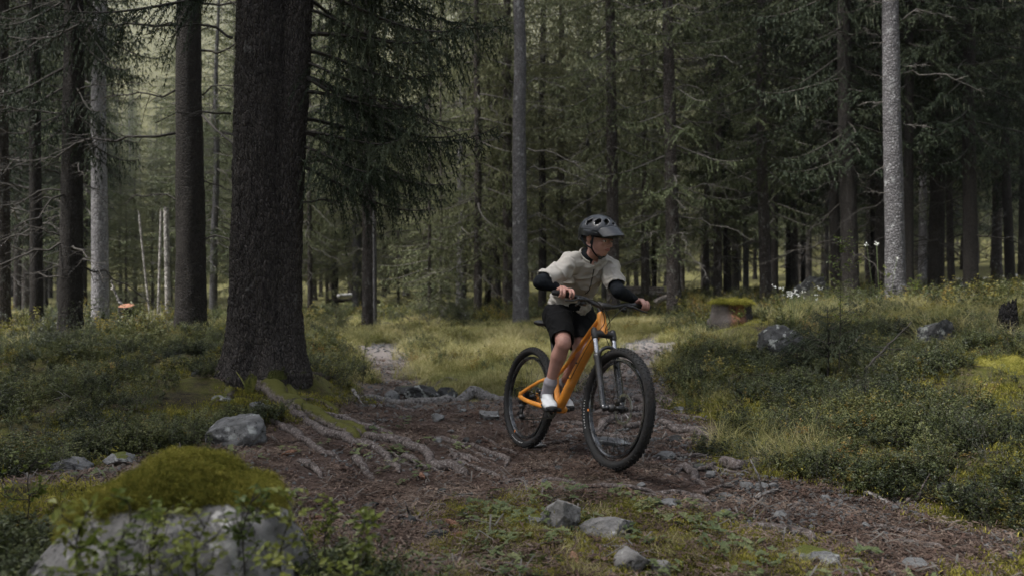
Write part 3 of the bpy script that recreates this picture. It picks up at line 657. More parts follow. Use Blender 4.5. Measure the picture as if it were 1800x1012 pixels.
S_('spruce_tree', 1412, 8, 30, 'dark', CR_FULL[2], 'thin dark trunk between the white flowers and the leafy sapling', None, 0, None)
S_('spruce_tree', 1470, 18, 19, 'dark', CR_DARK[1], 'dark trunk behind the leafy sapling, left one of a close pair', None, -1.0, DEAD[0])
S_('spruce_tree', 1497, 28, 17, 'dark', CR_DARK[0], 'thick dark trunk with flared foot behind the leafy sapling', None, -1.6, DEAD[2])
S_('spruce_tree', 1547, 17, 19, 'dark', CR_DARK[1], 'dark trunk left of the tall silver one on the right', None, 0, DEAD[1])
S_('spruce_tree', 1574, 33, 14, 'pale', CR_HIGH[0], 'tall silver-grey scaly trunk standing on the right bank', None, -.45, None,
   limbs=((5.6, 80, 3, 16), (5.3, -85, 1, 5), (4.9, 75, 2, 5), (4.6, -80, 0, 0), (4.2, 85, 1, 0), (3.6, -90, 1, -6), (3.2, 80, 1, -10), (2.5, -85, 0, -30), (5.9, -80, 2, 8), (4.0, -75, 0, 10), (2.0, -88, 0, 10), (3.9, 95, 3, -8)))
S_('spruce_tree', 1597, 17, 17, 'dark', CR_DARK[1], 'black trunk hugging the right side of the tall silver one', None, 0, DEAD[0])
S_('spruce_tree', 1621, 14, 25, 'pale', CR_FULL[0], 'pale speckled trunk far back, right of the tall silver one', None, .6, None)
S_('spruce_tree', 1646, 26, 18, 'dark', CR_DARK[0], 'broad black trunk halfway between the silver trunk and the forest road', None, 0, DEAD[2])
S_('spruce_tree', 1673, 12, 23, 'dark', CR_DARK[1], 'slim black trunk leaning right, left of the forest road', None, -1.5, DEAD[1])
S_('spruce_tree', 1708, 24, 17, 'dark', CR_DARK[0], 'black trunk with spreading foot at the left end of the forest road', None, -.8, DEAD[0])
S_('spruce_tree', 1752, 17, 28, 'mid', CR_FULL[1], 'brownish trunk in front of the pale forest road', None, 0, None)
S_('spruce_tree', 1776, 16, 22, 'dark', CR_DARK[1], 'dark leaning trunk over the forest road, above the charred stump', None, -1.5, DEAD[2])
S_('spruce_tree', 1797, 13, 26, 'dark', CR_DARK[0], 'dark trunk cut by the right edge of the view', None, 0, DEAD[1])
# two young spruces lit in the glade behind the drooping boughs, bare saplings
S_('young_spruce', 755, 6, 22, 'mid', CR_YOUNG[0], 'young yellow-green spruce with a thin bare top behind the glade', None, 0, None, h=17, cs=1.1)
S_('young_spruce', 775, 5, 24, 'mid', CR_YOUNG[1], 'second young spruce, brownish and thin, beside the yellow-green one', None, 0, None, h=16, cs=1.1)
S_('young_spruce', 700, 5, 27, 'mid', CR_YOUNG[0], 'small bushy spruce at the back left end of the glade', None, 0, None, h=15, cs=1.2)
for px_, w_, Y_, h_, l_ in ((212, 6, 33, 9, 'light green spruce left in the bright gap between the dark trunks'), (238, 7, 40, 11, 'middle light green spruce in the bright gap between the dark trunks'), (268, 6, 30, 7, 'lowest light green spruce in the bright gap between the dark trunks'), (300, 7, 37, 10, 'light green spruce right in the bright gap, behind the snapped trunk'), (222, 5, 26, 5, 'small light spruce behind the orange-topped stump'), (190, 7, 45, 12, 'tall light spruce behind the pale lilac-grey trunk')):
    S_('spruce_tree', px_, w_, Y_, 'mid', CR_FULL[int(px_) % 3], l_, None, 0, None, h=h_ * .85, cs=.8)
# a snapped pale trunk and bare poles left of the thickest tree
def snag(px, wpx, Y, h, label, lean=0):
    x, y = (px - 900) / FPX * Y, Y; t = empty('dead_trunk', (x, y, H1(x, y)), label, 'dead tree', None, (0, R(lean), 0))
    ob('trunk', trunk_mesh('trunk', wpx / FPX * Y / 2, h, WOOD_GREY, 12, 60, .25, .03, .02, int(px), jag=.25), t)
    for k in range(2): ob('branch', LIMBS[k % 2], t, loc=(0, 0, h * (.5 + .17 * k)), rot=(0, R(-8), R(k * 140 + 20)), scale=(.6,) * 3)
snag(296, 10, 18, 2.35, 'pale snapped trunk with a broken top behind the orange stump')
snag(278, 5, 19, 2.0, 'thin grey leaning pole beside the snapped trunk', 2)
snag(264, 4, 20, 1.2, 'short thin bare pole nearest the orange stump', -6)

# trees further back, one by one
r_ = random.Random(11); placed = []
main_px = [(640, 17), (915, 17), (1185, 18), (1575, 14), (460, 7), (336, 12)]
names = 0
for k in range(1500):
    if names >= 125: break
    Y = 21 + 34 * r_.random() ** .8; px = r_.uniform(-60, 1860); x = (px - 900) / FPX * Y
    if 150 < px < 320: continue
    if 1655 < px and 24 < Y < 44: continue
    if 540 < px < 1200 and Y < 25: continue
    if any((x - a) ** 2 + (Y - b) ** 2 < 3.2 for a, b in placed): continue
    placed.append((x, Y)); names += 1
    cen = 180 < px < 1150
    side = 'left' if px < 600 else 'centre' if px < 1200 else 'right'
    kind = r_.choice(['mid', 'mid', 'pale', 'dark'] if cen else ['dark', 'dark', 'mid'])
    crn = r_.choice(CR_LIGHT + CR_LIGHT + CR_FULL[:1] if 420 < px < 1200 else CR_LIGHT[:1] + CR_FULL if cen else CR_DARK + CR_DARK + CR_FULL[:1])  # light crowns mid-view, dark ones at the sides: brightness falloff put into colour
    S_('spruce_tree', px, r_.uniform(.16, .34) * FPX / Y, Y, kind, crn,
       {'left': 'thin far spruce among many alike behind the left bank', 'centre': 'thin far spruce among many alike behind the glade', 'right': 'thin far spruce among many alike behind the right bank'}[side],
       {'left': 'far spruces behind the left bank', 'centre': 'far spruces behind the glade', 'right': 'far spruces behind the right bank'}[side],
       r_.uniform(-1.2, 1.2), r_.choice(DEAD + [None, None]), h=r_.uniform(12, 18) if cen else r_.uniform(18, 24))

# ------------------------------------------------------------------ scatter (geometry nodes) for what nobody could count
def scatter(name, P, rot, scl, idx, variants, label=None, parent=None, org=(0, 0, 0)):
    me = bpy.data.meshes.new(name); P = np.asarray(P, np.float32) - np.asarray(org, np.float32); n = len(P)
    me.vertices.add(n); me.vertices.foreach_set('co', P.ravel())
    for nm, ty, d in (('srot', 'FLOAT_VECTOR', rot), ('sscl', 'FLOAT', scl), ('sidx', 'INT', idx)):
        a = me.attributes.new(nm, ty, 'POINT'); a.data.foreach_set('vector' if ty == 'FLOAT_VECTOR' else 'value', np.asarray(d, np.int32 if ty == 'INT' else np.float32).ravel())
    col = bpy.data.collections.new(name + '_kinds')
    for i, v in enumerate(variants): col.objects.link(bpy.data.objects.new('%s_%02d' % (name, i), v))
    ng = bpy.data.node_groups.new(name, 'GeometryNodeTree')
    ng.interface.new_socket('Geometry', in_out='INPUT', socket_type='NodeSocketGeometry'); ng.interface.new_socket('Geometry', in_out='OUTPUT', socket_type='NodeSocketGeometry')
    gi = ng.nodes.new('NodeGroupInput'); go = ng.nodes.new('NodeGroupOutput'); ip = ng.nodes.new('GeometryNodeInstanceOnPoints'); ci = ng.nodes.new('GeometryNodeCollectionInfo')
    ci.inputs['Collection'].default_value = col; ci.inputs['Separate Children'].default_value = True; ci.inputs['Reset Children'].default_value = True
    def attr(nm, ty):
        a = ng.nodes.new('GeometryNodeInputNamedAttribute'); a.data_type = ty; a.inputs['Name'].default_value = nm; return a.outputs['Attribute']
    er = ng.nodes.new('FunctionNodeEulerToRotation'); l = ng.links.new
    l(attr('srot', 'FLOAT_VECTOR'), er.inputs[0]); l(er.outputs[0], ip.inputs['Rotation']); l(attr('sscl', 'FLOAT'), ip.inputs['Scale']); l(attr('sidx', 'INT'), ip.inputs['Instance Index'])
    l(gi.outputs[0], ip.inputs['Points']); l(ci.outputs[0], ip.inputs['Instance']); ip.inputs['Pick Instance'].default_value = True; l(ip.outputs[0], go.inputs[0])
    o = ob(name, me, parent, tuple(org) if parent is None else None); m = o.modifiers.new('scatter', 'NODES'); m.node_group = ng
    tag(o, label, None, None, 'stuff'); return o

# the far forest that reads as one mass, and unseen trees added round the glade to close it in and shade it
n = 1100; a = rng.uniform(-1, 1, n) * R(44); d = 52 + 130 * rng.random(n) ** .75; X = np.sin(a) * d; Y = np.cos(a) * d; k_ = ~((900 + FPX * X / Y > 165) & (900 + FPX * X / Y < 300)) | (d > 95); X, Y = X[k_], Y[k_]; nfar = len(X)
a2 = rng.uniform(R(50), R(310), 150); d2 = rng.uniform(8, 40, 150); X2 = np.sin(a2) * d2; Y2 = np.cos(a2) * d2; k_ = ~((X2 < 0) & (Y2 > 3.5) & (d2 < 24)); X2, Y2 = X2[k_], Y2[k_]
X = np.concatenate([X, X2]); Y = np.concatenate([Y, Y2]); Pp = np.column_stack([X, Y, H(X, Y) - .1])
FARCR = [crown_mesh('far', 22, 1.5, 2.7, MT, 40, step=.42, per=2.6), crown_mesh('far', 24, 2.5, 2.9, MT, 41, step=.42, per=2.6), crown_mesh('far', 21, 1., 2.6, MTS, 42, step=.42, per=2.6)]
def with_trunk(me, tr):
    import bmesh
    b = bmesh.new(); b.from_mesh(me); k = len(b.faces); b.from_mesh(tr); b.faces.ensure_lookup_table()
    for f in b.faces[k:]: f.material_index = 3
    m = bpy.data.meshes.new('far_spruce'); b.to_mesh(m); b.free()
    for x in list(me.materials) + [tr.materials[0]]: m.materials.append(x)
    return m
SIMPLE = [trunk_mesh('t', .16, 22, m, 8, 14, .2) for m in (BARK_MID, BARK_DARK, BARK_PALE)]
FARV = [with_trunk(c, t) for c, t in zip(FARCR, SIMPLE)]
scatter('forest', Pp, np.column_stack([0 * X, 0 * X, rng.uniform(0, 6.28, len(X))]), np.where(np.arange(len(X)) < nfar, rng.uniform(.55, .9, len(X)), rng.uniform(.8, 1.1, len(X))), rng.integers(0, 3, len(X)), FARV)

SHADE_TREES = [with_trunk(c, SIMPLE[1]) for c in (CR_HIGH[0], CR_HIGH[1])]
SHADE_XY = np.array([(-6.4, .6), (-7.6, 3.0), (-6.2, 5.0), (-5.6, -2.6), (-9.2, .2), (-3.4, -4.5), (4.5, -3.5), (6.8, 1.2), (-9.8, 5.7), (-8.9, 4.3), (-11.3, 7.1)])  # unseen trees beside and behind the camera, added to shade the foreground
scatter('forest', np.column_stack([SHADE_XY, H(SHADE_XY[:, 0], SHADE_XY[:, 1]) - .1]), np.column_stack([SHADE_XY[:, 0] * 0, SHADE_XY[:, 0] * 0, SHADE_XY[:, 0]]), np.full(len(SHADE_XY), 1.), np.arange(len(SHADE_XY)) % 2, SHADE_TREES)

# ------------------------------------------------------------------ ground cover pieces
def leaf_quad(p, d, up, L, w, fold=.25):
    s = norm(np.cross(d, up)); n_ = norm(np.cross(s, d)); a = p; b = p + d * L * .5 + s * w / 2 + n_ * w * fold; c = p + d * L; e = p + d * L * .5 - s * w / 2 + n_ * w * fold
    return [(a, b, c), (a, c, e)]
def berry_mesh(seed, h=.2, stems=6, leaf=.017, mat=None):
    r = np.random.default_rng(seed); T = []; S = []
    for k in range(stems):
        b = np.array([r.normal(0, .05), r.normal(0, .05), -.03]); hh = h * r.uniform(.6, 1.15); lean = r.normal(0, .28, 2)
        ps = [b]; d = norm([lean[0], lean[1], 1]); m = 6
        for i in range(m): d = norm(d + r.normal(0, .16, 3) * [1, 1, .4]); ps.append(ps[-1] + d * hh / m)
        S.append((ps, .0018))
        tips = [(ps, 1.)]
        for q in range(3):
            i = r.integers(2, m); p = ps[i]; d2 = norm(d + r.normal(0, .8, 3) * [1, 1, .3] + [0, 0, .3]); br = [p, p + d2 * hh * .18, p + norm(d2 + [0, 0, .4]) * hh * .38]; S.append((br, .0012)); tips.append((br, .5))
        for br, w in tips:
            m2 = int(13 * w) + 3
            for i in range(m2):
                u = r.uniform(.25, 1) * (len(br) - 1); i0 = min(int(u), len(br) - 2); p = br[i0] + (br[i0 + 1] - br[i0]) * (u - i0)
                a = r.uniform(0, 6.28); dd = norm([math.cos(a), math.sin(a), r.uniform(-.15, .75)]); L = leaf * r.uniform(.7, 1.35)
                T += leaf_quad(p + dd * .003, dd, np.array([0, 0, 1.]) + r.normal(0, .35, 3), L, L * .62)
    return T, S
def cover_mesh(name, T, S, lm, sm):
    W = []
    for ps, rad in S:
        for i in range(len(ps) - 1):
            a, b = ps[i], ps[i + 1]; s1 = norm(np.cross(b - a, [1, .3, .2])) * rad; s2 = norm(np.cross(b - a, s1)) * rad
            W += [(a - s1, a + s1, b), (a - s2, a + s2, b)]
    V = np.array(T + W).reshape(-1, 3); return mesh(name, V, np.arange(len(V)).reshape(-1, 3), [lm, sm], False, [0] * len(T) + [1] * len(W))
def blades(seed, nb, h, w, spread, bend, mat, name='tuft'):
    r = np.random.default_rng(seed); T = []
    for k in range(nb):
        a = r.uniform(0, 6.28); p = np.array([r.normal(0, spread), r.normal(0, spread), -.01]); hh = h * r.uniform(.45, 1.2); b = bend * r.uniform(.3, 1.5)
        d = np.array([math.cos(a), math.sin(a), 0]); s = np.array([-d[1], d[0], 0]) * w * .5 * r.uniform(.7, 1.3); pts = []
        for u in (0, .4, .75, 1): pts.append(p + d * b * hh * u * u + np.array([0, 0, hh * (u - .35 * b * u * u)]))
        for i in range(3):
            w0, w1 = 1 - i * .25, (1 - (i + 1) * .25) if i < 2 else 0
            T.append((pts[i] - s * w0, pts[i] + s * w0, pts[i + 1] + s * w1))
            if w1: T.append((pts[i] - s * w0, pts[i + 1] + s * w1, pts[i + 1] - s * w1))
    V = np.array(T).reshape(-1, 3); return mesh(name, V, np.arange(len(V)).reshape(-1, 3), mat, False)
def litter_mesh(seed, n=46, rad=.11, mat=None, lens=(.012, .05), w=.0022):
    r = np.random.default_rng(seed); T = []
    for k in range(n):
        p = np.array([*(r.normal(0, rad * .6, 2)), r.uniform(0, .008)]); a = r.uniform(0, 6.28); L = r.uniform(*lens); d = np.array([math.cos(a), math.sin(a), r.normal(0, .18)]); s = np.array([-d[1], d[0], 0]) * w * r.uniform(.6, 2)
        T += [(p - s, p + s, p + d * L + s), (p - s, p + d * L + s, p + d * L - s)]
    V = np.array(T).reshape(-1, 3); return mesh('litter', V, np.arange(len(V)).reshape(-1, 3), mat, False)
def chips_mesh(seed, n=10, mat=None):
    r = np.random.default_rng(seed); ps = []
    for k in range(n):
        V, F = box((0, 0, 0), (r.uniform(.012, .035), r.uniform(.008, .018), .004), rotm(r.normal(0, .3), r.normal(0, .3), r.uniform(0, 6.28))); ps.append((V + [r.normal(0, .07), r.normal(0, .07), .006], F))
    V, F = join(ps); return mesh('chips', V, F, mat, False)
def pebble_mesh(seed, lvl=2, flat=.55, mat=None, amp=.3, name='stone', cuts=14):
    V, F = ICO[lvl]; r = np.random.default_rng(seed); o = r.uniform(0, 50, 3)
    nn = fbm(V[:, 0] * 1.1 + o[0], V[:, 1] * 1.1 + o[1], V[:, 2] * 1.1 + o[2], o=3)
    # facet like broken stone
    for k in range(cuts):
        d = norm(r.normal(0, 1, 3)); c = r.uniform(.5, .85); q = V @ d; V = V - np.maximum(q - c, 0)[:, None] * d * .97
    V = V * (1 + amp * nn)[:, None] * [1, r.uniform(.6, .85), flat]
    return V, F
BERRY = [cover_mesh('berry', *berry_mesh(s, .20, 7, .017), BERRY_LEAF, TWIG_DARK) for s in (1, 2, 3, 4)] + [cover_mesh('berry', *berry_mesh(s, .22, 6, .019), BERRY_Y, TWIG_DARK) for s in (5, 6)] + [cover_mesh('berry', *berry_mesh(7, .26, 9, .009), BERRY_LEAF, TWIG)]
BERRY_NEAR = [cover_mesh('berry', *berry_mesh(s + 40, .27, 8, .024), BERRY_LEAF, TWIG_DARK) for s in (1, 2, 3)]
TUFT = [blades(s, 46, .075, .0032, .035, .8, GRASSM) for s in (1, 2, 3)]
TUFT_LONG = [blades(s, 50, .30, .0042, .035, .95, GRASSM) for s in (11, 12)] + [blades(13, 44, .26, .004, .03, 1.1, GRASS_DRY)]
MOSS_T = [blades(s, 60, .022, .004, .035, .5, MOSSM) for s in (21, 22, 23)]
def weed(seed):
    r = np.random.default_rng(seed); T = []; S = []
    for k in range(7):
        a = r.uniform(0, 6.28); L = r.uniform(.03, .07); e = np.array([math.cos(a) * L, math.sin(a) * L, r.uniform(.02, .05)]); S.append(([np.zeros(3), e * .6 + [0, 0, .01], e], .001))
        for c in range(3): b = a + (c - 1) * 1.2; T += leaf_quad(e, norm([math.cos(b), math.sin(b), r.uniform(-.1, .25)]), np.array([0, 0, 1.]), r.uniform(.022, .038), .02, .15)
    return cover_mesh('weed', T, S, WEED_LEAF, TWIG_DARK)
WEED = [weed(s) for s in (1, 2, 3)]
LITT = [litter_mesh(s, mat=LITTER) for s in (1, 2, 3)] + [chips_mesh(s, mat=CHIP) for s in (4, 5)] + [litter_mesh(8, 12, .12, TWIG, (.05, .13), .0028)]
PEB = []
for s in (1, 2, 3, 4):
    V, F = pebble_mesh(s, 1); PEB.append(mesh('pebble', V, F, ROCK, False))

def cloud(n, region, ymin=2.2, ymax=30, p=1.0, keep=None, halfw=.70, power=1.4):
    """random ground points where region(x, y) is high, thinning with distance"""
    out = []
    tot = 0
    for _ in range(60):
        u = rng.random(n); y = (ymin ** (2 - power) + u * (ymax ** (2 - power) - ymin ** (2 - power))) ** (1 / (2 - power)) if power != 2 else ymin * (ymax / ymin) ** u
        x = rng.uniform(-1, 1, n) * halfw * y; w = region(x, y); k = rng.random(n) < w; out.append(np.column_stack([x[k], y[k]])); tot += k.sum()
        if tot >= n: break
    q = np.vstack(out)[:n]; return q
def put(name, q, variants, smin, smax, tilt=.15, sink=0., dist_grow=0., label=None, weights=None, slope=True):
    n = len(q); z = H(q[:, 0], q[:, 1]) - sink; d = q[:, 1]
    s = rng.uniform(smin, smax, n) * (1 + dist_grow * np.maximum(d - 6, 0))
    rot = np.column_stack([rng.normal(0, tilt, n), rng.normal(0, tilt, n), rng.uniform(0, 6.28, n)])
    idx = rng.integers(0, len(variants), n) if weights is None else rng.choice(len(variants), n, p=weights)
    return scatter(name, np.column_stack([q, z]), rot, s, idx, variants, label)
def patch(x, y, f=1.2, th=0., soft=.15, off=0.): return sstep(th - soft, th + soft, fbm(x * f + off, y * f - off, o=3))
BOUL = np.array([(-.95), 2.5])
def awayb(x, y):   # keep shrubs off the top of the near boulder
    return (((x + 1.06) / .36) ** 2 + ((y - 2.6) / .30) ** 2 > 1).astype(float)
def foot(x, y):
    a = ((x + 2.15) / .75) ** 2 + ((y - 6.75) / .55) ** 2; b = ((x - 3.14) / .42) ** 2 + ((y - 11.1) / .6) ** 2; c = ((x - 3.15) / .35) ** 2 + ((y - 8.9) / .45) ** 2
    d = ((x + .75) / 1.15) ** 2 + ((y - 7.55) / .5) ** 2
    return sstep(.7, 1.2, np.minimum(np.minimum(np.minimum(a, b), c), d))
def glade(x, y): return foot(x, y) * (1 - sstep(-.2, .4, psd(P_GLADE, x, y) + fbm(x, y) * .4)) * (1 - trailness(x, y)) + .0
def bankl(x, y): return foot(x, y) * (1 - sstep(-.05, .3, psd(P_BANKL, x, y) + fbm(x * 2, y * 2) * .3)) * (1 - trailness(x, y))
def bankr(x, y): return foot(x, y) * (1 - sstep(-.1, .3, psd(P_BANKR, x, y) + fbm(x * 2, y * 2 + 9) * .4)) * (1 - trailness(x, y))
put('blueberry_undergrowth', cloud(3600, lambda x, y: bankl(x, y) * (.12 + .88 * patch(x, y, 1.6, -.02)), 3.5, 13), BERRY, .42, .95, .2, .01, weights=[.2, .2, .2, .2, .03, .04, .13])
put('blueberry_undergrowth', cloud(6400, lambda x, y: bankr(x, y) * (.08 + .92 * patch(x, y, 1.7, .03, soft=.1, off=7)), 3.5, 15), BERRY, .42, 1.0, .2, .01, weights=[.2, .2, .19, .18, .04, .05, .14])
P_FGL = np.array([[-2.6, 1.5], [-.30, 1.5], [-.22, 2.2], [-.36, 2.75], [-.6, 2.95], [-1.3, 3.1], [-2.6, 3.3]])
put('blueberry_undergrowth', cloud(520, lambda x, y: (psd(P_FGL, x, y) < 0) * awayb(x, y), 1.5, 3.4, halfw=1.1, power=1.0), BERRY_NEAR, .4, .78, .2, .01)
put('blueberry_undergrowth', cloud(900, lambda x, y: foot(x, y) * (1 - sstep(0, .5, np.abs(psd(P_GLADE, x, y)))) * (1 - trailness(x, y)), 6, 20), BERRY, .6, 1.2, .2, .01)
put('blueberry_undergrowth', cloud(420, lambda x, y: glade(x, y) * patch(x, y, .8, .18, soft=.06, off=33), 7, 20), BERRY, .6, 1.3, .2, .01)
put('blueberry_undergrowth', cloud(2600, lambda x, y: sstep(9, 13, y) * (psd(P_GLADE, x, y) > .2) * patch(x, y, .6, .0) * .8 * (1 - trailness(x, y)), 10, 34, power=.8), BERRY, 1.2, 2.4, .2, .02)
put('grass', cloud(15000, lambda x, y: np.clip(glade(x, y) * (.4 + .6 * patch(x, y, .9, -.1)), 0, 1), 6, 22, power=1.0), TUFT, .8, 1.7, .2, 0, .04)
put('grass', cloud(5000, lambda x, y: sstep(9, 14, y) * (1 - glade(x, y)) * patch(x, y, .5, .05, off=3) * (1 - trailness(x, y)), 9, 36, power=.7), TUFT, 1.2, 2.4, .2, 0, .03)
def longg(x, y):
    q = np.zeros(np.shape(x))
    for px, py, rad in ((1345, 565, .5), (1390, 560, .9), (1430, 570, .8), (1640, 555, 1.6), (1760, 560, 1.4), (1700, 575, 1.0), (1380, 786, .3), (1330, 776, .25), (930, 600, .55), (905, 607, .5), (745, 612, .6), (1230, 600, .6), (1550, 560, 1.0), (800, 640, .5), (870, 620, .6), (980, 585, .8), (600, 590, .9), (720, 660, .35), (1100, 575, .8)):
        g = G(px, py); q = np.maximum(q, np.exp(-(((x - g[0]) / rad) ** 2 + ((y - g[1]) / (rad * 1.1)) ** 2) * 1.4))
    return q * (1 - .8 * trailness(x, y)) * foot(x, y)
put('long_grass', cloud(2000, longg, 4.4, 16, power=1.0), TUFT_LONG, .45, .95, .25, .01, .02)
put('moss_carpet', cloud(5200, lambda x, y: (1 - sstep(-.1, .35, psd(P_MOSSF, x, y) + fbm(x * 2, y * 2) * .4)) * (.03 + .97 * patch(x, y, 3.2, .12, soft=.1)), 2.5, 4.6, halfw=.75, power=1.0), MOSS_T, .4, .95, .3, .004)
put('moss_carpet', cloud(9500, lambda x, y: (1 - trailness(x, y)) * patch(x, y, 2.2, .03) * (psd(P_GLADE, x, y) > -.2) * (psd(P_MOSSF, x, y) > .25), 3, 12, power=1.2), MOSS_T, .9, 1.7, .3, .004)
put('low_weeds', cloud(240, lambda x, y: np.maximum((1 - sstep(-.1, .4, psd(P_MOSSF, x, y))), .35 * (x < -.3) * (y < 6.5)) * patch(x, y, 2.6, .0, off=4), 2.6, 6.5, halfw=.72), WEED, .5, 1.05, .25, 0)
put('grass', cloud(110, lambda x, y: np.maximum((1 - sstep(-.1, .4, psd(P_MOSSF, x, y))) * .5, .4 * (1 - sstep(0, .3, np.abs(trailness(x, y) - .5)))) * patch(x, y, 2.1, .05, off=14), 2.6, 9), TUFT, .4, .85, .3, 0)

# ------------------------------------------------------------------ roots
def root_mesh(pts, rad, seed, seg=14, lift=.35, knots=.18):
    """pts: ground bearings; returns world V, F of a root half sunk in the soil"""
    g = np.array([G(a, b) for a, b in pts]); L = np.linalg.norm(np.diff(g[:, :2], axis=0), axis=1).sum(); n = max(10, int(L / .028))
    c = catmull(g[:, :2], n); r = np.random.default_rng(seed); s = np.linspace(0, 1, n); o = r.uniform(0, 99)
    c = c + np.stack([fbm(s * L * 5 + o, s * 0, o=3), fbm(s * L * 5, s * 0 + o, o=3)], -1) * .05
    rad = np.interp(s, np.linspace(0, 1, len(rad)), rad) if hasattr(rad, '__len__') else rad * (1 - .35 * s)
    rr = rad * (1 + knots * fbm(s * L * 5 + o, s * 0 + 3, o=2)) * np.clip(np.minimum(s, 1 - s) * 14 + .35, 0, 1)
    z = H(c[:, 0], c[:, 1]) + rr * lift + .012 * fbm(s * L * 3 + o, s * 0, o=2) - .6 * rr * (1 - np.clip(np.minimum(s, 1 - s) * 9, 0, 1))
    V, F = tube(np.column_stack([c, z]), rr, seg)
    k = len(V) // seg; nn = .6 * fbm(V[:, 0] * 26 + o, V[:, 1] * 26, V[:, 2] * 40, o=3); ctr = np.repeat(V[:k * seg].reshape(k, seg, 3).mean(1), seg, 0)
    V = V + (V - ctr) * (.22 * nn)[:, None]
    return V, F
for k, (pts, rad) in enumerate([
    ([(455, 652), (478, 690), (515, 716), (560, 738), (600, 752), (640, 766)], [.10, .075, .06, .05, .045]),
    ([(520, 648), (548, 660), (585, 660), (612, 672), (628, 690)], [.075, .05, .035, .022]),
    ([(500, 668), (540, 722), (580, 738), (620, 750), (646, 762)], [.05, .04, .035, .03]),
    ([(420, 662), (395, 690), (372, 706)], [.05, .035, .02]),
    ([(470, 668), (500, 700), (560, 706), (600, 728)], [.04, .03, .02])]):
    V, F = root_mesh(pts, rad, k); wob('root', V, F, BARK_ROOT_MOSSY, BIG)
RPTS = []
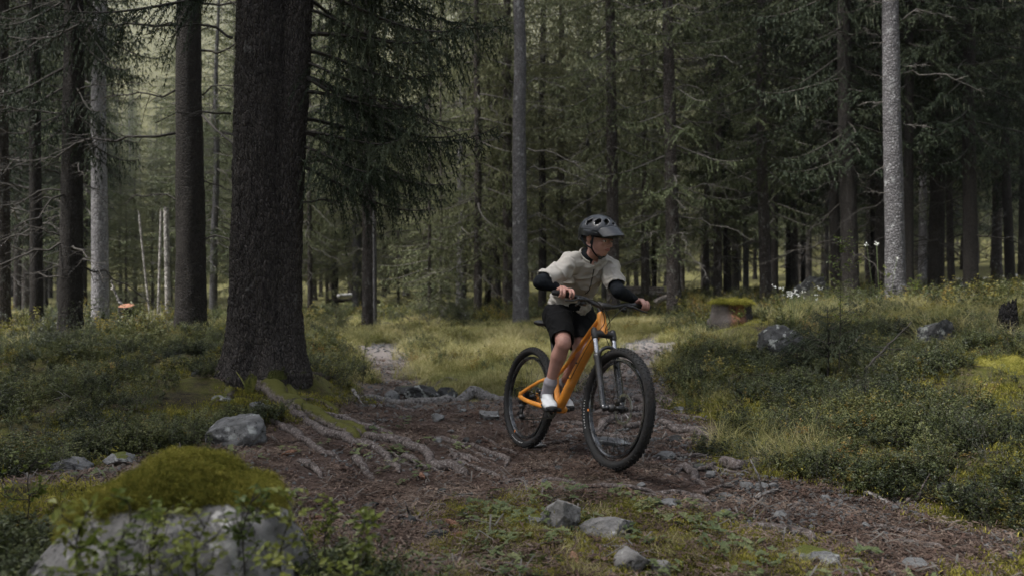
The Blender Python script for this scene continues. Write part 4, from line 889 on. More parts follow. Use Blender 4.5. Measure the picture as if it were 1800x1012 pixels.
ROOTS = [
 ([(640, 762), (680, 770), (718, 781), (742, 793), (757, 811), (790, 820), (828, 829)], [.035, .032, .04, .035, .026, .035, .03], 'long knobbly root winding down from the thickest tree to a blunt end', BARK_ROOT),
 ([(630, 778), (646, 784), (662, 794), (682, 810), (706, 830)], [.032, .036, .026, .024, .012], 'root parallel below the long knobbly one, scaly and straight', BARK_ROOT),
 ([(612, 800), (630, 812), (646, 824), (664, 838)], [.022, .027, .022, .014], 'short scaly root nearest the camera below the thickest tree', BARK_ROOT),
 ([(700, 798), (716, 806), (738, 819), (764, 825)], [.018, .022, .018, .008], 'dark short root beside the blunt end of the long knobbly one', BARK_ROOT),
 ([(758, 765), (790, 775), (815, 779), (838, 777)], [.012, .022, .018, .008], 'smooth root halfway between the rear wheel and the knobbly roots', BARK_ROOT),
 ([(828, 776), (850, 787), (872, 794), (888, 801), (889, 814)], [.014, .018, .017, .02, .01], 'curved pale root just left of the rear tyre', BARK_ROOT),
 ([(796, 796), (812, 799), (826, 804)], [.02, .03, .018], 'stubby root lump left of the curved pale root', BARK_ROOT),
 ([(636, 693), (668, 700), (702, 706), (742, 707), (790, 703), (832, 694), (884, 697)], [.032, .042, .036, .05, .044, .06, .04], 'thick grey root lying across the trail left of the rear wheel', ROOT_GREY),
 ([(696, 711), (712, 716), (726, 720)], [.014, .018, .01], 'small root under the thick grey one', BARK_ROOT),
 ([(846, 692), (866, 696), (890, 699)], [.025, .038, .02], 'bleached root end touching the rear tyre', ROOT_GREY),
 ([(715, 688), (750, 682), (790, 678), (850, 680)], [.02, .026, .02, .012], 'low root above the mossy dark stones in the trail', BARK_ROOT),
 ([(1042, 753), (1056, 746), (1068, 737), (1086, 731), (1110, 726), (1140, 724)], [.03, .03, .03, .026, .02, .012], 'bent root seen through the front wheel', BARK_ROOT),
 ([(1000, 752), (1028, 750), (1060, 757), (1090, 762), (1125, 764)], [.016, .02, .022, .02, .01], 'dark thin root crossing low behind the front wheel', BARK_ROOT),
 ([(1046, 722), (1074, 724), (1100, 722), (1136, 720), (1172, 722), (1205, 718)], [.02, .026, .024, .03, .022, .012], 'straight root crossing the trail at hub height of the front wheel', BARK_ROOT),
 ([(1088, 746), (1108, 748), (1130, 742), (1150, 744)], [.02, .026, .024, .014], 'root lump behind the right side of the front wheel', BARK_ROOT),
 ([(1100, 700), (1124, 702), (1150, 699), (1190, 702)], [.018, .026, .024, .012], 'root crossing the trail above the front hub', BARK_ROOT),
 ([(1108, 688), (1140, 686), (1170, 690), (1198, 688)], [.01, .02, .018, .01], 'farthest thin root on the trail behind the front wheel', BARK_ROOT),
 ([(980, 740), (1004, 738), (1022, 741), (1040, 738)], [.016, .02, .018, .01], 'root between the two wheels under the pedal', BARK_ROOT),
 ([(1156, 735), (1168, 745), (1184, 755), (1214, 757), (1236, 762), (1252, 769)], [.02, .024, .024, .026, .03, .014], 'forked root right of the front tyre, lifting off the soil', BARK_ROOT),
 ([(1160, 748), (1196, 748), (1226, 752), (1250, 756)], [.012, .016, .014, .008], 'thin root above the forked one right of the front tyre', BARK_ROOT),
 ([(1264, 802), (1276, 811), (1296, 820), (1322, 814), (1348, 808), (1396, 806)], [.03, .038, .034, .04, .028, .012], 'thick dark root lump crossing the right side of the trail', BARK_ROOT),
 ([(1150, 803), (1190, 800), (1226, 800), (1260, 796)], [.008, .014, .014, .008], 'thin straight root left of the thick dark root lump', BARK_ROOT),
 ([(1186, 826), (1206, 819), (1218, 828), (1226, 840), (1236, 852)], [.014, .02, .024, .018, .01], 'hooked root bending towards the camera among the small stones', BARK_ROOT),
 ([(1214, 822), (1240, 820), (1262, 812)], [.01, .016, .008], 'short stub branching off the hooked root', BARK_ROOT),
 ([(1160, 858), (1196, 864), (1230, 868), (1262, 878)], [.012, .02, .018, .008], 'flat root at the edge of the moss below the hooked root', BARK_ROOT),
 ([(1300, 926), (1340, 924), (1372, 929), (1412, 938), (1436, 950)], [.012, .026, .022, .02, .01], 'half-buried root along the moss edge at the lower right', BARK_ROOT),
 ([(1482, 846), (1520, 862), (1560, 878), (1584, 892)], [.01, .014, .014, .008], 'thin root slanting down the right end of the trail', BARK_ROOT),
 ([(1572, 944), (1606, 950), (1646, 962)], [.008, .012, .008], 'short thin root low in the right end of the trail', BARK_ROOT),
 ([(1400, 806), (1440, 803), (1470, 806)], [.008, .012, .006], 'thin root end in the grass right of the thick dark lump', BARK_ROOT),
 ([(945, 830), (985, 838), (1020, 850), (1080, 856), (1180, 866)], [.008, .012, .012, .012, .006], 'long hair-thin root in front of the front wheel', BARK_ROOT),
 ([(500, 716), (528, 738), (566, 756), (604, 768), (634, 778)], [.03, .035, .03, .03, .02], 'scaly root curving from the mossy foot into the litter', BARK_ROOT),
 ([(470, 735), (512, 756), (556, 782), (596, 800)], [.02, .03, .026, .012], 'flat root nearest the rounded blue-grey rock', BARK_ROOT),
 ([(560, 728), (600, 738), (650, 752), (700, 762)], [.02, .028, .026, .012], 'reddish-brown root above the long knobbly one', BARK_ROOT),
 ([(520, 800), (545, 812), (570, 830)], [.016, .022, .01], 'short root end low in the litter, left of the scaly roots', BARK_ROOT),
 ([(28, 728), (34, 712), (40, 698)], [.02, .024, .012], 'pale upright root stub in the shrubs at the left', WOOD_GREY),
]
for k, (pts, rad, lab, mt) in enumerate(ROOTS):
    V, F = root_mesh(pts, np.array(rad) * 1.05, 40 + k, lift=.62); RPTS.append(V[::14, :2]); top('root', V, F, mt, lab, 'root')
r_ = random.Random(77)
for k in range(34):
    px, py = (r_.uniform(1030, 1260), r_.uniform(690, 830)) if k < 14 else (r_.uniform(520, 900), r_.uniform(735, 850)) if k < 24 else (r_.uniform(1150, 1700), r_.uniform(800, 950))
    g = G(px, py)
    if trailness(np.array([g[0]]), np.array([g[1]]))[0] < .6: continue
    L_ = r_.uniform(25, 80); sl = r_.uniform(-.12, .2) if not 14 <= k < 24 else r_.uniform(.25, .6)
    V, F = root_mesh([(px - L_, py - L_ * sl), (px - L_ * .3, py - L_ * sl * .3 + r_.uniform(-5, 5)), (px + L_ * .35, py + L_ * sl * .35 + r_.uniform(-5, 5)), (px + L_, py + L_ * sl)], np.array([.006, .014, .013, .005]) * r_.uniform(.7, 1.3), 500 + k, seg=9, lift=.5)
    top('root', V, F, BARK_ROOT, 'thin surface root among many alike threading the trail', 'root', 'thin surface roots on the trail')
# bare bleached snags sticking out beside the big tree's foot
def stick(pts3, r0, r1, mat, label, name='stick', cat='stick', twigs=0, seed=0):
    P = catmull(pts3, 14); r = np.random.default_rng(seed); parts = [tube(P + r.normal(0, .004, P.shape), np.linspace(r0, r1, 14), 7)]
    for k in range(twigs):
        i = r.integers(3, 13); l = r.uniform(.06, .2); d = norm(r.normal(0, 1, 3) + [0, 0, .4]); parts.append(tube([P[i], P[i] + d * l * .5 + r.normal(0, .01, 3), P[i] + d * l], [r1 * 1.2, r1, r1 * .5], 4))
    V, F = join(parts); return top(name, V, F, mat, label, cat)
stick([PT(621, 686, 7.2), PT(629, 697, 7.15), PT(638, 711, 7.1)], .018, .006, WOOD_GREY, 'bleached broken stub slanting beside the thickest tree\'s right root')
stick([PT(1487, 617, 7.6), PT(1501, 602, 7.6), PT(1515, 586, 7.6)], .007, .004, WOOD_GREY, 'pale dry stick slanting up beside the small spruce')
stick([PT(1520, 650, 7.2), PT(1545, 622, 7.3), PT(1575, 592, 7.4), PT(1602, 566, 7.5)], .013, .004, TWIG_DARK, 'dark bare branch leaning up to the right on the bank', twigs=6, seed=4)
stick([PT(196, 494, 13), PT(205, 520, 13), PT(222, 548, 13)], .014, .02, WOOD_GREY, 'grey stick leaning over the orange-topped stump', twigs=3, seed=2)
for k, (a, b, c, d, lab) in enumerate([(1592, 880, 1668, 878, 'brown stick lying at the upper edge of the trail on the right'), (1520, 870, 1560, 884, 'short stick lying left of the brown one'),
        (690, 905, 742, 912, 'stick across the moss left of the pale stones'), (1330, 872, 1372, 862, 'twig lying below the grey stones in the trail'), (1236, 868, 1290, 852, 'thin twig beside the grey stones on the trail'),
        (0, 856, 34, 850, 'dark stick at the left edge behind the mossy boulder'), (960, 774, 1016, 776, 'flat stick under the bicycle between the wheels'), (250, 770, 300, 768, 'pale stick lying above the mossy boulder')]):
    g1, g2 = G(a, b), G(c, d); g1[2] = H1(*g1[:2]) + .012; g2[2] = H1(*g2[:2]) + .014; m = (g1 + g2) / 2 + [0, .01, .012]
    stick([g1, m, g2], .011, .006, BARK_ROOT if k % 2 == 0 else WOOD_GREY, lab, twigs=1, seed=30 + k)

# ------------------------------------------------------------------ stones
def stone(px, py, w, h, mat, label, seed, lvl=4, Y=None, amp=.28, sink=.3, yaw=None, cat='stone', name='stone', depth=.8):
    """a stone w by h (in bearings) whose foot meets the ground at py"""
    g = G(px, py) if Y is None else PT(px, py, Y); d = g[1]; W_ = w / FPX * d / 2; Hh = h / FPX * d
    V, F = pebble_mesh(seed, lvl, 1., None, amp); ext = V.max(0) - V.min(0); V = (V - (V.max(0) + V.min(0)) / 2) / (ext / 2)
    o = seed * 3.7; nn = fbm(V[:, 0] * 4 + o, V[:, 1] * 4, V[:, 2] * 4, o=5, g=.6); V = V * (1 + .11 * nn)[:, None]
    V = V * [W_, W_ * depth, Hh * (1 + sink) / 2]
    z = H1(g[0], g[1] + W_ * depth * .6) if Y is None else g[2]
    V = V + [g[0], g[1] + W_ * depth * .6, z + Hh - Hh * (1 + sink) / 2]
    return top(name, V, F, mat, label, cat)
ST = [
 (405, 778, 118, 52, ROCK, 'rounded blue-grey rock at the edge of the shrubs, behind the mossy boulder', 3),
 (120, 824, 74, 30, ROCK, 'pale flat rock behind the mossy boulder, near the left edge', 5),
 (200, 814, 66, 22, ROCK_MOSSY, 'low rock right of the pale flat one', 6),
 (128, 790, 34, 16, ROCK_DARK, 'dark small stone behind the pale flat rock', 7),
 (346, 664, 20, 11, ROCK, 'small grey stone in the shrubs left of the thickest tree', 8),
 (418, 676, 26, 15, ROCK, 'pale small stone under the fern', 9),
 (455, 716, 40, 14, ROCK, 'grey stone beside the mossy root', 10),
 (386, 700, 34, 12, ROCK_MOSSY, 'flat stone in the shrubs left of the mossy root', 11),
 (2, 718, 20, 18, ROCK, 'pink-grey stone at the left edge', 12),
 (688, 700, 28, 18, ROCK, 'whitish stone wedged against the mossy dark stone', 13),
 (742, 699, 66, 26, ROCK_DARK, 'largest dark mossy stone lying across the trail', 14),
 (786, 697, 38, 20, ROCK_DARK, 'brown slab right of the largest dark mossy stone', 15),
 (715, 692, 50, 14, ROCK_DARK, 'flat brown slab behind the whitish stone', 16),
 (770, 738, 22, 14, ROCK, 'small triangular grey stone below the thick grey root', 17),
 (860, 736, 36, 14, ROCK, 'pale flat stone left of the rear wheel', 18),
 (1078, 782, 74, 14, ROCK, 'long pale slab seen through the front wheel', 19),
 (944, 786, 32, 9, ROCK, 'flat stone at the foot of the rear wheel', 20),
 (1172, 804, 36, 12, ROCK, 'smooth pale stone right of the front tyre', 21),
 (1312, 801, 26, 12, ROCK, 'round stone on top of the thick dark root lump', 22),
 (1250, 836, 20, 14, ROCK, 'rounded pebble-like stone beside the hooked root', 23),
 (1232, 822, 26, 12, ROCK_DARK, 'dark stone behind the rounded one', 24),
 (1314, 853, 24, 11, ROCK, 'left one of three grey stones lying in a row', 25),
 (1340, 854, 26, 10, ROCK, 'middle one of three grey stones lying in a row', 26),
 (1364, 856, 26, 13, ROCK, 'right one of three grey stones lying in a row', 27),
 (1186, 772, 30, 16, ROCK_DARK, 'dark stone behind the forked root', 28),
 (1665, 862, 26, 12, ROCK, 'lone pale stone at the foot of the right bank', 29),
 (1455, 875, 18, 10, ROCK, 'small pale stone in the middle of the right trail', 30),
 (1278, 866, 26, 8, ROCK, 'flat pale chip-shaped stone below the hooked root', 31),
 (1180, 904, 44, 14, ROCK, 'half-buried stone at the moss edge above the two pale rocks', 32),
 (1376, 906, 30, 11, ROCK, 'grey stone on the trail above the moss edge', 33),
 (1524, 918, 22, 13, ROCK, 'whitish angular stone far down the right trail', 34),
 (1740, 953, 24, 9, ROCK, 'bluish flat stone near the right edge', 35),
 (1570, 1006, 20, 9, ROCK, 'pale stone at the bottom of the right trail', 36),
 (1615, 992, 46, 14, ROCK, 'flat stone sunk in the bottom right trail', 37),
 (1785, 970, 26, 9, ROCK, 'small bluish stone at the right edge', 38),
 (984, 938, 78, 52, ROCK_BOULDER, 'taller of the two pale rocks on the moss in front of the bicycle', 39),
 (940, 944, 40, 20, ROCK_MOSSY, 'low rock leaning against the taller pale rock', 40),
 (1070, 948, 96, 36, ROCK_BOULDER, 'long whitish rock right of the taller pale rock', 41),
 (1112, 1012, 64, 40, ROCK_BOULDER, 'grey rock cut by the bottom edge of the view', 42),
 (1165, 1012, 40, 22, ROCK_BOULDER, 'small round rock right of the one cut by the bottom edge', 43),
 (1438, 1004, 92, 26, ROCK_MOSSY, 'wide mossy rock at the bottom, right of centre', 44),
 (650, 884, 30, 10, ROCK_DARK, 'dark flat stone in the litter at the lower left', 46),
 (720, 912, 30, 16, ROCK_DARK, 'black crumbling stone lying on the moss', 47),
 (770, 940, 40, 18, ROCK_DARK, 'black stone beside the short brown sticks', 48),
 (1385, 628, 84, 60, ROCK_DARK, 'dark rock with white lichen on the right bank', 49),
 (1650, 602, 64, 52, ROCK_DARK, 'lichen-white rock in the long grass of the right bank', 50),
 (1432, 535, 76, 52, ROCK_DARK, 'big dark mossy rock behind the white flowers', 51),
 (1386, 534, 26, 14, ROCK, 'pale stone left of the big dark mossy rock', 52),
 (1104, 562, 26, 24, ROCK, 'pale upright rock behind the handlebar', 53),
 (1715, 512, 40, 18, ROCK, 'grey stone in front of the forest road', 54),
 (1130, 546, 60, 16, ROCK_DARK, 'brown rock below the fallen logs', 55),
 (815, 560, 44, 18, ROCK_MOSSY, 'mossy stone at the foot of the grey-brown trunk', 56),
 (745, 600, 50, 10, ROCK_DARK, 'low dark stone at the top of the far trail', 57),
 (1760, 524, 26, 16, ROCK, 'pale stone right of the one before the forest road', 58),
]
for a in ST:
    amp = .2
    stone(*a[:7], lvl=4 if a[2] > 30 else 3, amp=amp)
r_ = random.Random(21)
for k in range(230):
    px, py = r_.uniform(740, 1790), r_.uniform(715, 1005)
    g = G(px, py)
    if trailness(np.array([g[0]]), np.array([g[1]]))[0] < .6 or (1010 < px < 1160 and py < 850): continue
    w = 6 + 14 * r_.random() ** 2
    s = stone(px, py, w, w * r_.uniform(.35, .6), r_.choice([ROCK, ROCK, ROCK_DARK]), 'small loose grey stone among many alike on the trail', 100 + k % 9, lvl=2, amp=.2)
    s['group'] = 'small loose stones on the trail'

RP = np.vstack(RPTS); RP = RP[::2]
def offroot(x, y):
    out = np.empty(np.size(x)); q = np.column_stack([np.ravel(x), np.ravel(y)])
    for i in range(0, len(q), 4000): out[i:i + 4000] = np.sqrt(((q[i:i + 4000, None] - RP[None]) ** 2).sum(-1)).min(1)
    return (out > .075).reshape(np.shape(x)).astype(float)
put('needle_litter', cloud(6500, lambda x, y: np.clip(trailness(x, y) + .12 + .45 * (psd(P_MOSSF, x, y) < .2), 0, 1) * offroot(x, y), 2.6, 11, power=1.3), LITT, .55, 1.0, .12, -.002, 0, weights=[.26, .26, .22, .1, .08, .08])
put('gravel', cloud(3200, lambda x, y: trailness(x, y) * patch(x, y, 2., .05, off=21) * (.35 + .65 * (x > .6)), 2.7, 9), PEB, .006, .024, .4, -.002)
put('gravel', cloud(1800, lambda x, y: (1 - sstep(-.1, .2, np.minimum(psd(P_TRAIL, x, y), psd(P_DIRT, x, y)))) * (y > 7), 7, 17, power=.8), PEB, .012, .035, .4, -.002)
# ------------------------------------------------------------------ mossy boulders
def scatter_on(parent, name, V, F, variants, n, smin, smax, seed, keep=None, tilt=.35):
    F = np.asarray(F); a, b, c = V[F[:, 0]], V[F[:, 1]], V[F[:, 2]]; nn = np.cross(b - a, c - a); ar = np.linalg.norm(nn, axis=1); nn = nn / (ar[:, None] + 1e-12)
    w = ar * (nn[:, 2] > -.1); 
    if keep is not None: w = w * keep((a + b + c) / 3, nn)
    r = np.random.default_rng(seed); i = r.choice(len(F), n, p=w / w.sum()); u, v = r.random(n), r.random(n); fl = u + v > 1; u[fl] = 1 - u[fl]; v[fl] = 1 - v[fl]
    P = a[i] + (b[i] - a[i]) * u[:, None] + (c[i] - a[i]) * v[:, None]; m = nn[i] + r.normal(0, tilt * .5, (n, 3)); rot = np.array([Vector(q).to_track_quat('Z', 'Y').to_euler()[:] for q in m])
    rot2 = rot.copy()
    sc = scatter(name, P, rot2, r.uniform(smin, smax, n), r.integers(0, len(variants), n), variants, None, parent, (0, 0, 0)); return sc
def boulder(px, top_py, w, Y, hgt, label, seed, moss_from, prof, dep=.75, ntuft=5000, rock=ROCK_BOULDER):
    W_ = w / FPX * Y / 2; cx, cy = (px - 900) / FPX * Y, Y; ztop = CAMZ - (top_py - HY) / FPX * Y; z0 = ztop - hgt
    t = empty('mossy_boulder', (cx, cy, z0), label, 'boulder')
    V, F = pebble_mesh(seed, 5, 1., None, .16, cuts=5); V = V / np.abs(V).max(0)
    V = V * [1, 1, 1]; rr = np.sqrt(V[:, 0] ** 2 + V[:, 1] ** 2)
    V = V / (np.abs(V[:, :1]) ** 2.9 + np.abs(V[:, 1:2]) ** 2.9 + np.abs(V[:, 2:]) ** 2.9) ** (1 / 2.9); zt = np.interp(V[:, 0], prof[0], prof[1])
    V[:, 2] = np.where(V[:, 2] > 0, V[:, 2] * zt, V[:, 2] * .5)
    V = V * [W_, W_ * dep, hgt]
    nn = fbm(V[:, 0] * 7 + seed, V[:, 1] * 7, V[:, 2] * 7, o=4); V = V + V / (np.linalg.norm(V, axis=1)[:, None]) * (nn * .045)[:, None]
    rk = ob('rock', mesh('rock', V, F, rock), t)
    # moss cushion: the upper skin, lifted and lumpy
    nrm = np.zeros_like(V); a, b, c = V[F[:, 0]], V[F[:, 1]], V[F[:, 2]]; fn = np.cross(b - a, c - a)
    for k in range(3): np.add.at(nrm, F[:, k], fn)
    nrm /= np.linalg.norm(nrm, axis=1)[:, None]
    mm = moss_from(V, W_, hgt) + .75 * fbm(V[:, 0] * 6 + 2, V[:, 1] * 6, V[:, 2] * 6, o=4); keepf = (mm[F].min(1) > 0)
    lump = .004 + .012 * np.clip(mm * 3, 0, 1) * (1 + fbm(V[:, 0] * 14, V[:, 1] * 14, V[:, 2] * 14, o=3))
    V2 = V + nrm * (np.clip(mm * 4, -1, 1) * lump)[:, None]
    idx = np.unique(F[keepf]); rem = -np.ones(len(V), int); rem[idx] = np.arange(len(idx)); Vm, Fm = V2[idx], rem[F[keepf]]
    mm_, tt, bb = M_('moss_cushion'); co = coords(tt); n1 = noise(tt, co, 9, 5); n2 = noise(tt, co, 60, 5, .7)
    cc = mix(tt, ramp(tt, n1, [(.35, (0, 0, 0)), (.65, (1, 1, 1))]), (.18, .18, .035), (.34, .31, .08)); cc = mix(tt, ramp(tt, n2, [(.3, (0, 0, 0)), (.7, (1, 1, 1))]), mix(tt, .45, cc, (.01, .012, .003)), cc)
    tt.links.new(cc, bb.inputs['Base Color']); bb.inputs['Roughness'].default_value = 1; bb.inputs['Specular IOR Level'].default_value = .1; bump(tt, bb, n2, 1, .02)
    ms = ob('moss', mesh('moss', Vm, Fm, mm_), t)
    if ntuft: tag(scatter_on(t, 'moss_fuzz', Vm, Fm, MOSS_T, ntuft, .22, .48, seed, tilt=.9), kind='stuff')
    return t
boulder(306, 808, 436, 2.55, .42, 'large boulder capped with bright green moss in the lower left corner', 77,
        lambda V, W_, h: V[:, 2] / h * 1.6 - .95 + .66 * (V[:, 1] / W_) - .30 * (V[:, 0] / W_), ([-1, -.8, -.5, -.2, 0, .2, .5, .85, 1], [.46, .62, .80, .92, .955, .93, .86, .78, .70]), ntuft=16000)
boulder(1750, 628, 190, 7.0, .34, 'low moss-covered mound of rock at the right edge of the bank', 78,
        lambda V, W_, h: V[:, 2] / h * 1.4 - .15, ([-1, 0, 1], [.6, 1, .8]), ntuft=2600, rock=ROCK)
boulder(1165, 622, 90, 10.6, .16, 'flat moss cushion on a low rock below the rotten stump', 79, lambda V, W_, h: V[:, 2] / h + .2, ([-1, 0, 1], [.7, 1, .8]), ntuft=900, rock=ROCK) if False else None

# ------------------------------------------------------------------ stumps
def stump(px, py, w, h, Y, label, kind, seed, up=0.):
    x, y = (px - 900) / FPX * Y, Y; z = H1(x, y) + up; r0 = w / FPX * Y / 2; hh = h / FPX * Y; t = empty('tree_stump', (x, y, z), label, 'stump')
    seg = 48; th = np.arange(seg) * 2 * np.pi / seg; zz = np.concatenate([np.linspace(-.15, hh, 22)]); Z, T = np.meshgrid(zz, th, indexing='ij'); cx, cy = np.cos(T), np.sin(T)
    r = r0 * (1 + .3 * np.exp(-np.clip(Z, 0, 9) / (hh * .3)) * (.6 + .4 * np.sin(4 * T + seed))) * (1 + .12 * fbm(cx * 4 + seed, cy * 4, Z * 3, o=4))
    if kind == 'burnt':
        Zt = Z * (1 + .0 * Z); jag = .5 + .7 * np.abs(fbm(cx * 1.3 + seed, cy * 1.3, o=5)) + .32 * sstep(-.4, 1, np.cos(T - .3)); Z = np.where(Z > 0, Z * jag, Z); r = r * (1 - .25 * np.clip(Zt / hh, 0, 1)) * (1 + .25 * fbm(cx * 7, cy * 7, Zt * 8, o=3))
    if kind == 'rotten': r = r - r0 * .28 * np.exp(-((((T + np.pi / 2 - .15 + np.pi) % (2 * np.pi)) - np.pi) / .55) ** 2) * sstep(.1, .4, Z / hh)
    V = np.stack([r * cx, r * cy, Z], -1).reshape(-1, 3); n = len(zz); i = np.arange(n - 1)[:, None]; j = np.arange(seg)[None]; j2 = (j + 1) % seg
    F = [tuple(f) for f in np.stack([i * seg + j, i * seg + j2, (i + 1) * seg + j2, (i + 1) * seg + j], -1).reshape(-1, 4)]
    ring = V[(n - 1) * seg:]
    if kind == 'burnt':
        inner = ring * [.55, .55, .75]; k = len(V); V = np.vstack([V, inner, inner * [.9, .9, .3]]); F += [((n - 1) * seg + a, (n - 1) * seg + (a + 1) % seg, k + (a + 1) % seg, k + a) for a in range(seg)] + [(k + a, k + (a + 1) % seg, k + seg + (a + 1) % seg, k + seg + a) for a in range(seg)] + [tuple(range(k + seg, k + 2 * seg))]
    else: F.append(tuple(range((n - 1) * seg, n * seg)))
    if kind == 'rotten':
        m, tt, b = M_('rotten_wood'); co = coords(tt, 'Object', (1, 1, .5)); n1 = noise(tt, co, 8, 6, .7)
        s = N(tt, 'ShaderNodeSeparateXYZ'); tt.links.new(coords(tt), s.inputs[0]); f = math_(tt, 'ABSOLUTE', math_(tt, 'SUBTRACT', s.outputs[0], .03))
        heart = ramp(tt, math_(tt, 'ADD', f, math_(tt, 'MULTIPLY', n1, .12)), [(.14, (1, 1, 1)), (.21, (0, 0, 0))])
        c = mix(tt, heart, mix(tt, n1, (.015, .013, .012), (.05, .04, .035)), mix(tt, ramp(tt, n1, [(.4, (0, 0, 0)), (.6, (1, 1, 1))]), (.035, .02, .012), (.22, .095, .045)))
        tt.links.new(c, b.inputs['Base Color']); b.inputs['Roughness'].default_value = .95; bump(tt, b, n1, 1, .03)
        ob('stem', mesh('stem', V, F, m), t)
        Vc, Fc = ICO[4]; Vc = Vc * [r0 * 1.06, r0 * 1.06, .035] * (1 + .12 * fbm(Vc[:, 0] * 5, Vc[:, 1] * 5, Vc[:, 2] * 2, o=3))[:, None] + [0, 0, hh + .005]
        mo = ob('moss', mesh('moss', Vc, Fc, plain('moss_cap', (.12, .125, .02), 1, 0, .4, (60, .8, .02), .1)), t); tag(scatter_on(t, 'moss_fuzz', Vc, Fc, MOSS_T, 700, .6, 1.2, 4), kind='stuff')
    else:
        ob('stem', mesh('stem', V, F, bark('charred', (.008, .008, .008), (.025, .023, .022), None, .6, (1, 1, .4), 30, .02) if kind == 'burnt' else BARK_DARK), t)
        if kind == 'sawn':
            m, tt, b = M_('sawn_wood'); co = coords(tt, 'Object'); wv = N(tt, 'ShaderNodeTexWave', wave_type='RINGS', rings_direction='Z'); wv.inputs['Scale'].default_value = 18; wv.inputs['Distortion'].default_value = 2; tt.links.new(co, wv.inputs[0])
            tt.links.new(mix(tt, wv.outputs[1], (.24, .10, .055), (.34, .16, .09)), b.inputs['Base Color']); b.inputs['Roughness'].default_value = .8
            Vd = np.vstack([ring * [.97, .97, 0] + [0, 0, hh + .004], [[0, 0, hh + .01]]]); Fd = [(a, (a + 1) % seg, seg) for a in range(seg)]
            # the cut slopes towards the camera
            k_ = (-Vd[:, 1]) * -.28; Vd[:, 2] += .03 + k_; c_ = ob('cut_face', mesh('cut_face', Vd, Fd, m, False), t)
    return t
stump(1285, 577, 66, 32, 11.6, 'rotten stump with a moss cap and an orange hollow front', 'rotten', 3, .09)
stump(222, 582, 25, 32, 12.6, 'small dark stump with a fresh orange saw cut on top', 'sawn', 5, .12)
stump(1771, 592, 34, 50, 9.4, 'charred jagged black stump in the grass near the right edge', 'burnt', 8, .05)
stump(300, 600, 90, 20, 0.01, '', '', 1) if False else None

# ------------------------------------------------------------------ fallen logs and brush
def log(px1, py1, px2, py2, Y, r, mat, label, tilt=0):
    a, b = PT(px1, py1, Y), PT(px2, py2, Y + tilt); P = catmull([a, (a + b) / 2 + [0, 0, .02], b], 20); V, F = tube(P, r * (1 + .12 * fbm(np.linspace(0, 5, 20), np.zeros(20) + r * 99)), 12, cap='n'); return top('fallen_log', V, F, mat, label, 'log')
LOGM = bark('peeled_log', (.20, .165, .14), (.40, .35, .31), None, .6, (.3, .3, .3), 24, .008)
log(1094, 507, 1166, 509, 25, .075, LOGM, 'pale peeled log, topmost of the stack right of the rider', .6)
log(1100, 515, 1175, 517, 24.5, .08, LOGM, 'second peeled log from the top of the stack', .5)
log(1080, 521, 1172, 524, 24, .09, BARK_MID, 'lowest brown log of the stack right of the rider', .4)
log(1176, 521, 1152, 531, 22, .07, LOGM, 'short log end pointing at the camera beside the stack', -2.)
log(594, 520, 640, 519, 34, .09, plain('pale_log', (.62, .61, .60), .8, 0, .1), 'bright whitish log far behind the drooping boughs', 1)
log(575, 528, 668, 530, 30, .08, BARK_MID, 'brown log far behind the drooping boughs', 1)
log(1120, 576, 1190, 568, 17, .035, LOGM, 'thin fallen pole at the right end of the glade', .8)
def brush(px, py, Y, w, h, n, mat, label, seed):
    c = PT(px, py, Y); c[2] = H1(c[0], c[1]); t = empty('brush_pile', tuple(c), label, 'brush'); r = np.random.default_rng(seed); lim = [mesh('dry_branch', *dead_limb(L, seed + i, 5, 1.), mat) for i, L in enumerate((.6, .9, 1.2))]
    for k in range(n): ob('dry_branch', lim[k % 3], t, loc=(r.uniform(-w, w), r.uniform(-w, w) * .6, r.uniform(0, h * .4)), rot=(r.uniform(0, 6), -r.uniform(-.1, 1.1), r.uniform(0, 6.28)), scale=(h * 1.2,) * 3)
brush(262, 560, 13.5, .35, .5, 16, WOOD_GREY, 'tangle of pale dry branches right of the orange-topped stump', 5)
brush(1400, 530, 13.2, .4, .4, 18, TWIG_DARK, 'heap of brown twigs left of the big dark mossy rock', 9)
brush(1040, 545, 21, .9, .5, 22, TWIG, 'grey brushwood behind the rider\'s hips', 13)
brush(735, 580, 18, .8, .4, 20, TWIG, 'low heap of dry twigs at the back of the glade under the young spruces', 17)

# ------------------------------------------------------------------ plants one can point to
TINY = bough(.45, 70, .022, .012, (.014, .034), .007, .2, 0)
def small_spruce(px, py, Y, hpx, wpx, label, seed, mats=MTD):
    x, y = (px - 900) / FPX * Y, Y; z = H1(x, y); h = hpx / FPX * Y; t = empty('spruce_sapling', (x, y, z), label, 'sapling'); r = np.random.default_rng(seed); W = []; Nn = []
    stem = tube([(0, 0, -.05), (.01, 0, h * .5), (0, .01, h)], [.011, .008, .003], 7); ob('stem', mesh('stem', *stem, TWIG_DARK), t)
    L0 = wpx / FPX * Y / 2; zz = h * .36
    while zz < h * .98:
        u = (zz / h - .36) / .64
        for k in range(4):
            L = L0 * (1 - u) ** .7 * r.uniform(.75, 1.1) + .03; b = TINY; sc = L / b[0][:, :, 0].max(); A = place(b[1], r.uniform(0, 6.28), .25 + r.normal(0, .1), 1, 0)
            ang = r.uniform(0, 6.28); W.append(place(b[0], ang, .35, sc, [0, 0, zz])); q = place(b[1], ang, .35, sc, [0, 0, zz]); Nn.append(q)
        zz += h * .085
    ob('crown', tri_mesh('crown', W, Nn, [], mats), t)
small_spruce(1455, 640, 7.6, 135, 150, 'small dark spruce seedling standing among the shrubs on the right bank', 3)
small_spruce(1400, 640, 7.9, 62, 70, 'lower spruce seedling left of the taller one', 4)
small_spruce(815, 575, 17, 60, 70, 'knee-high light spruce at the back of the glade', 6, MTS)
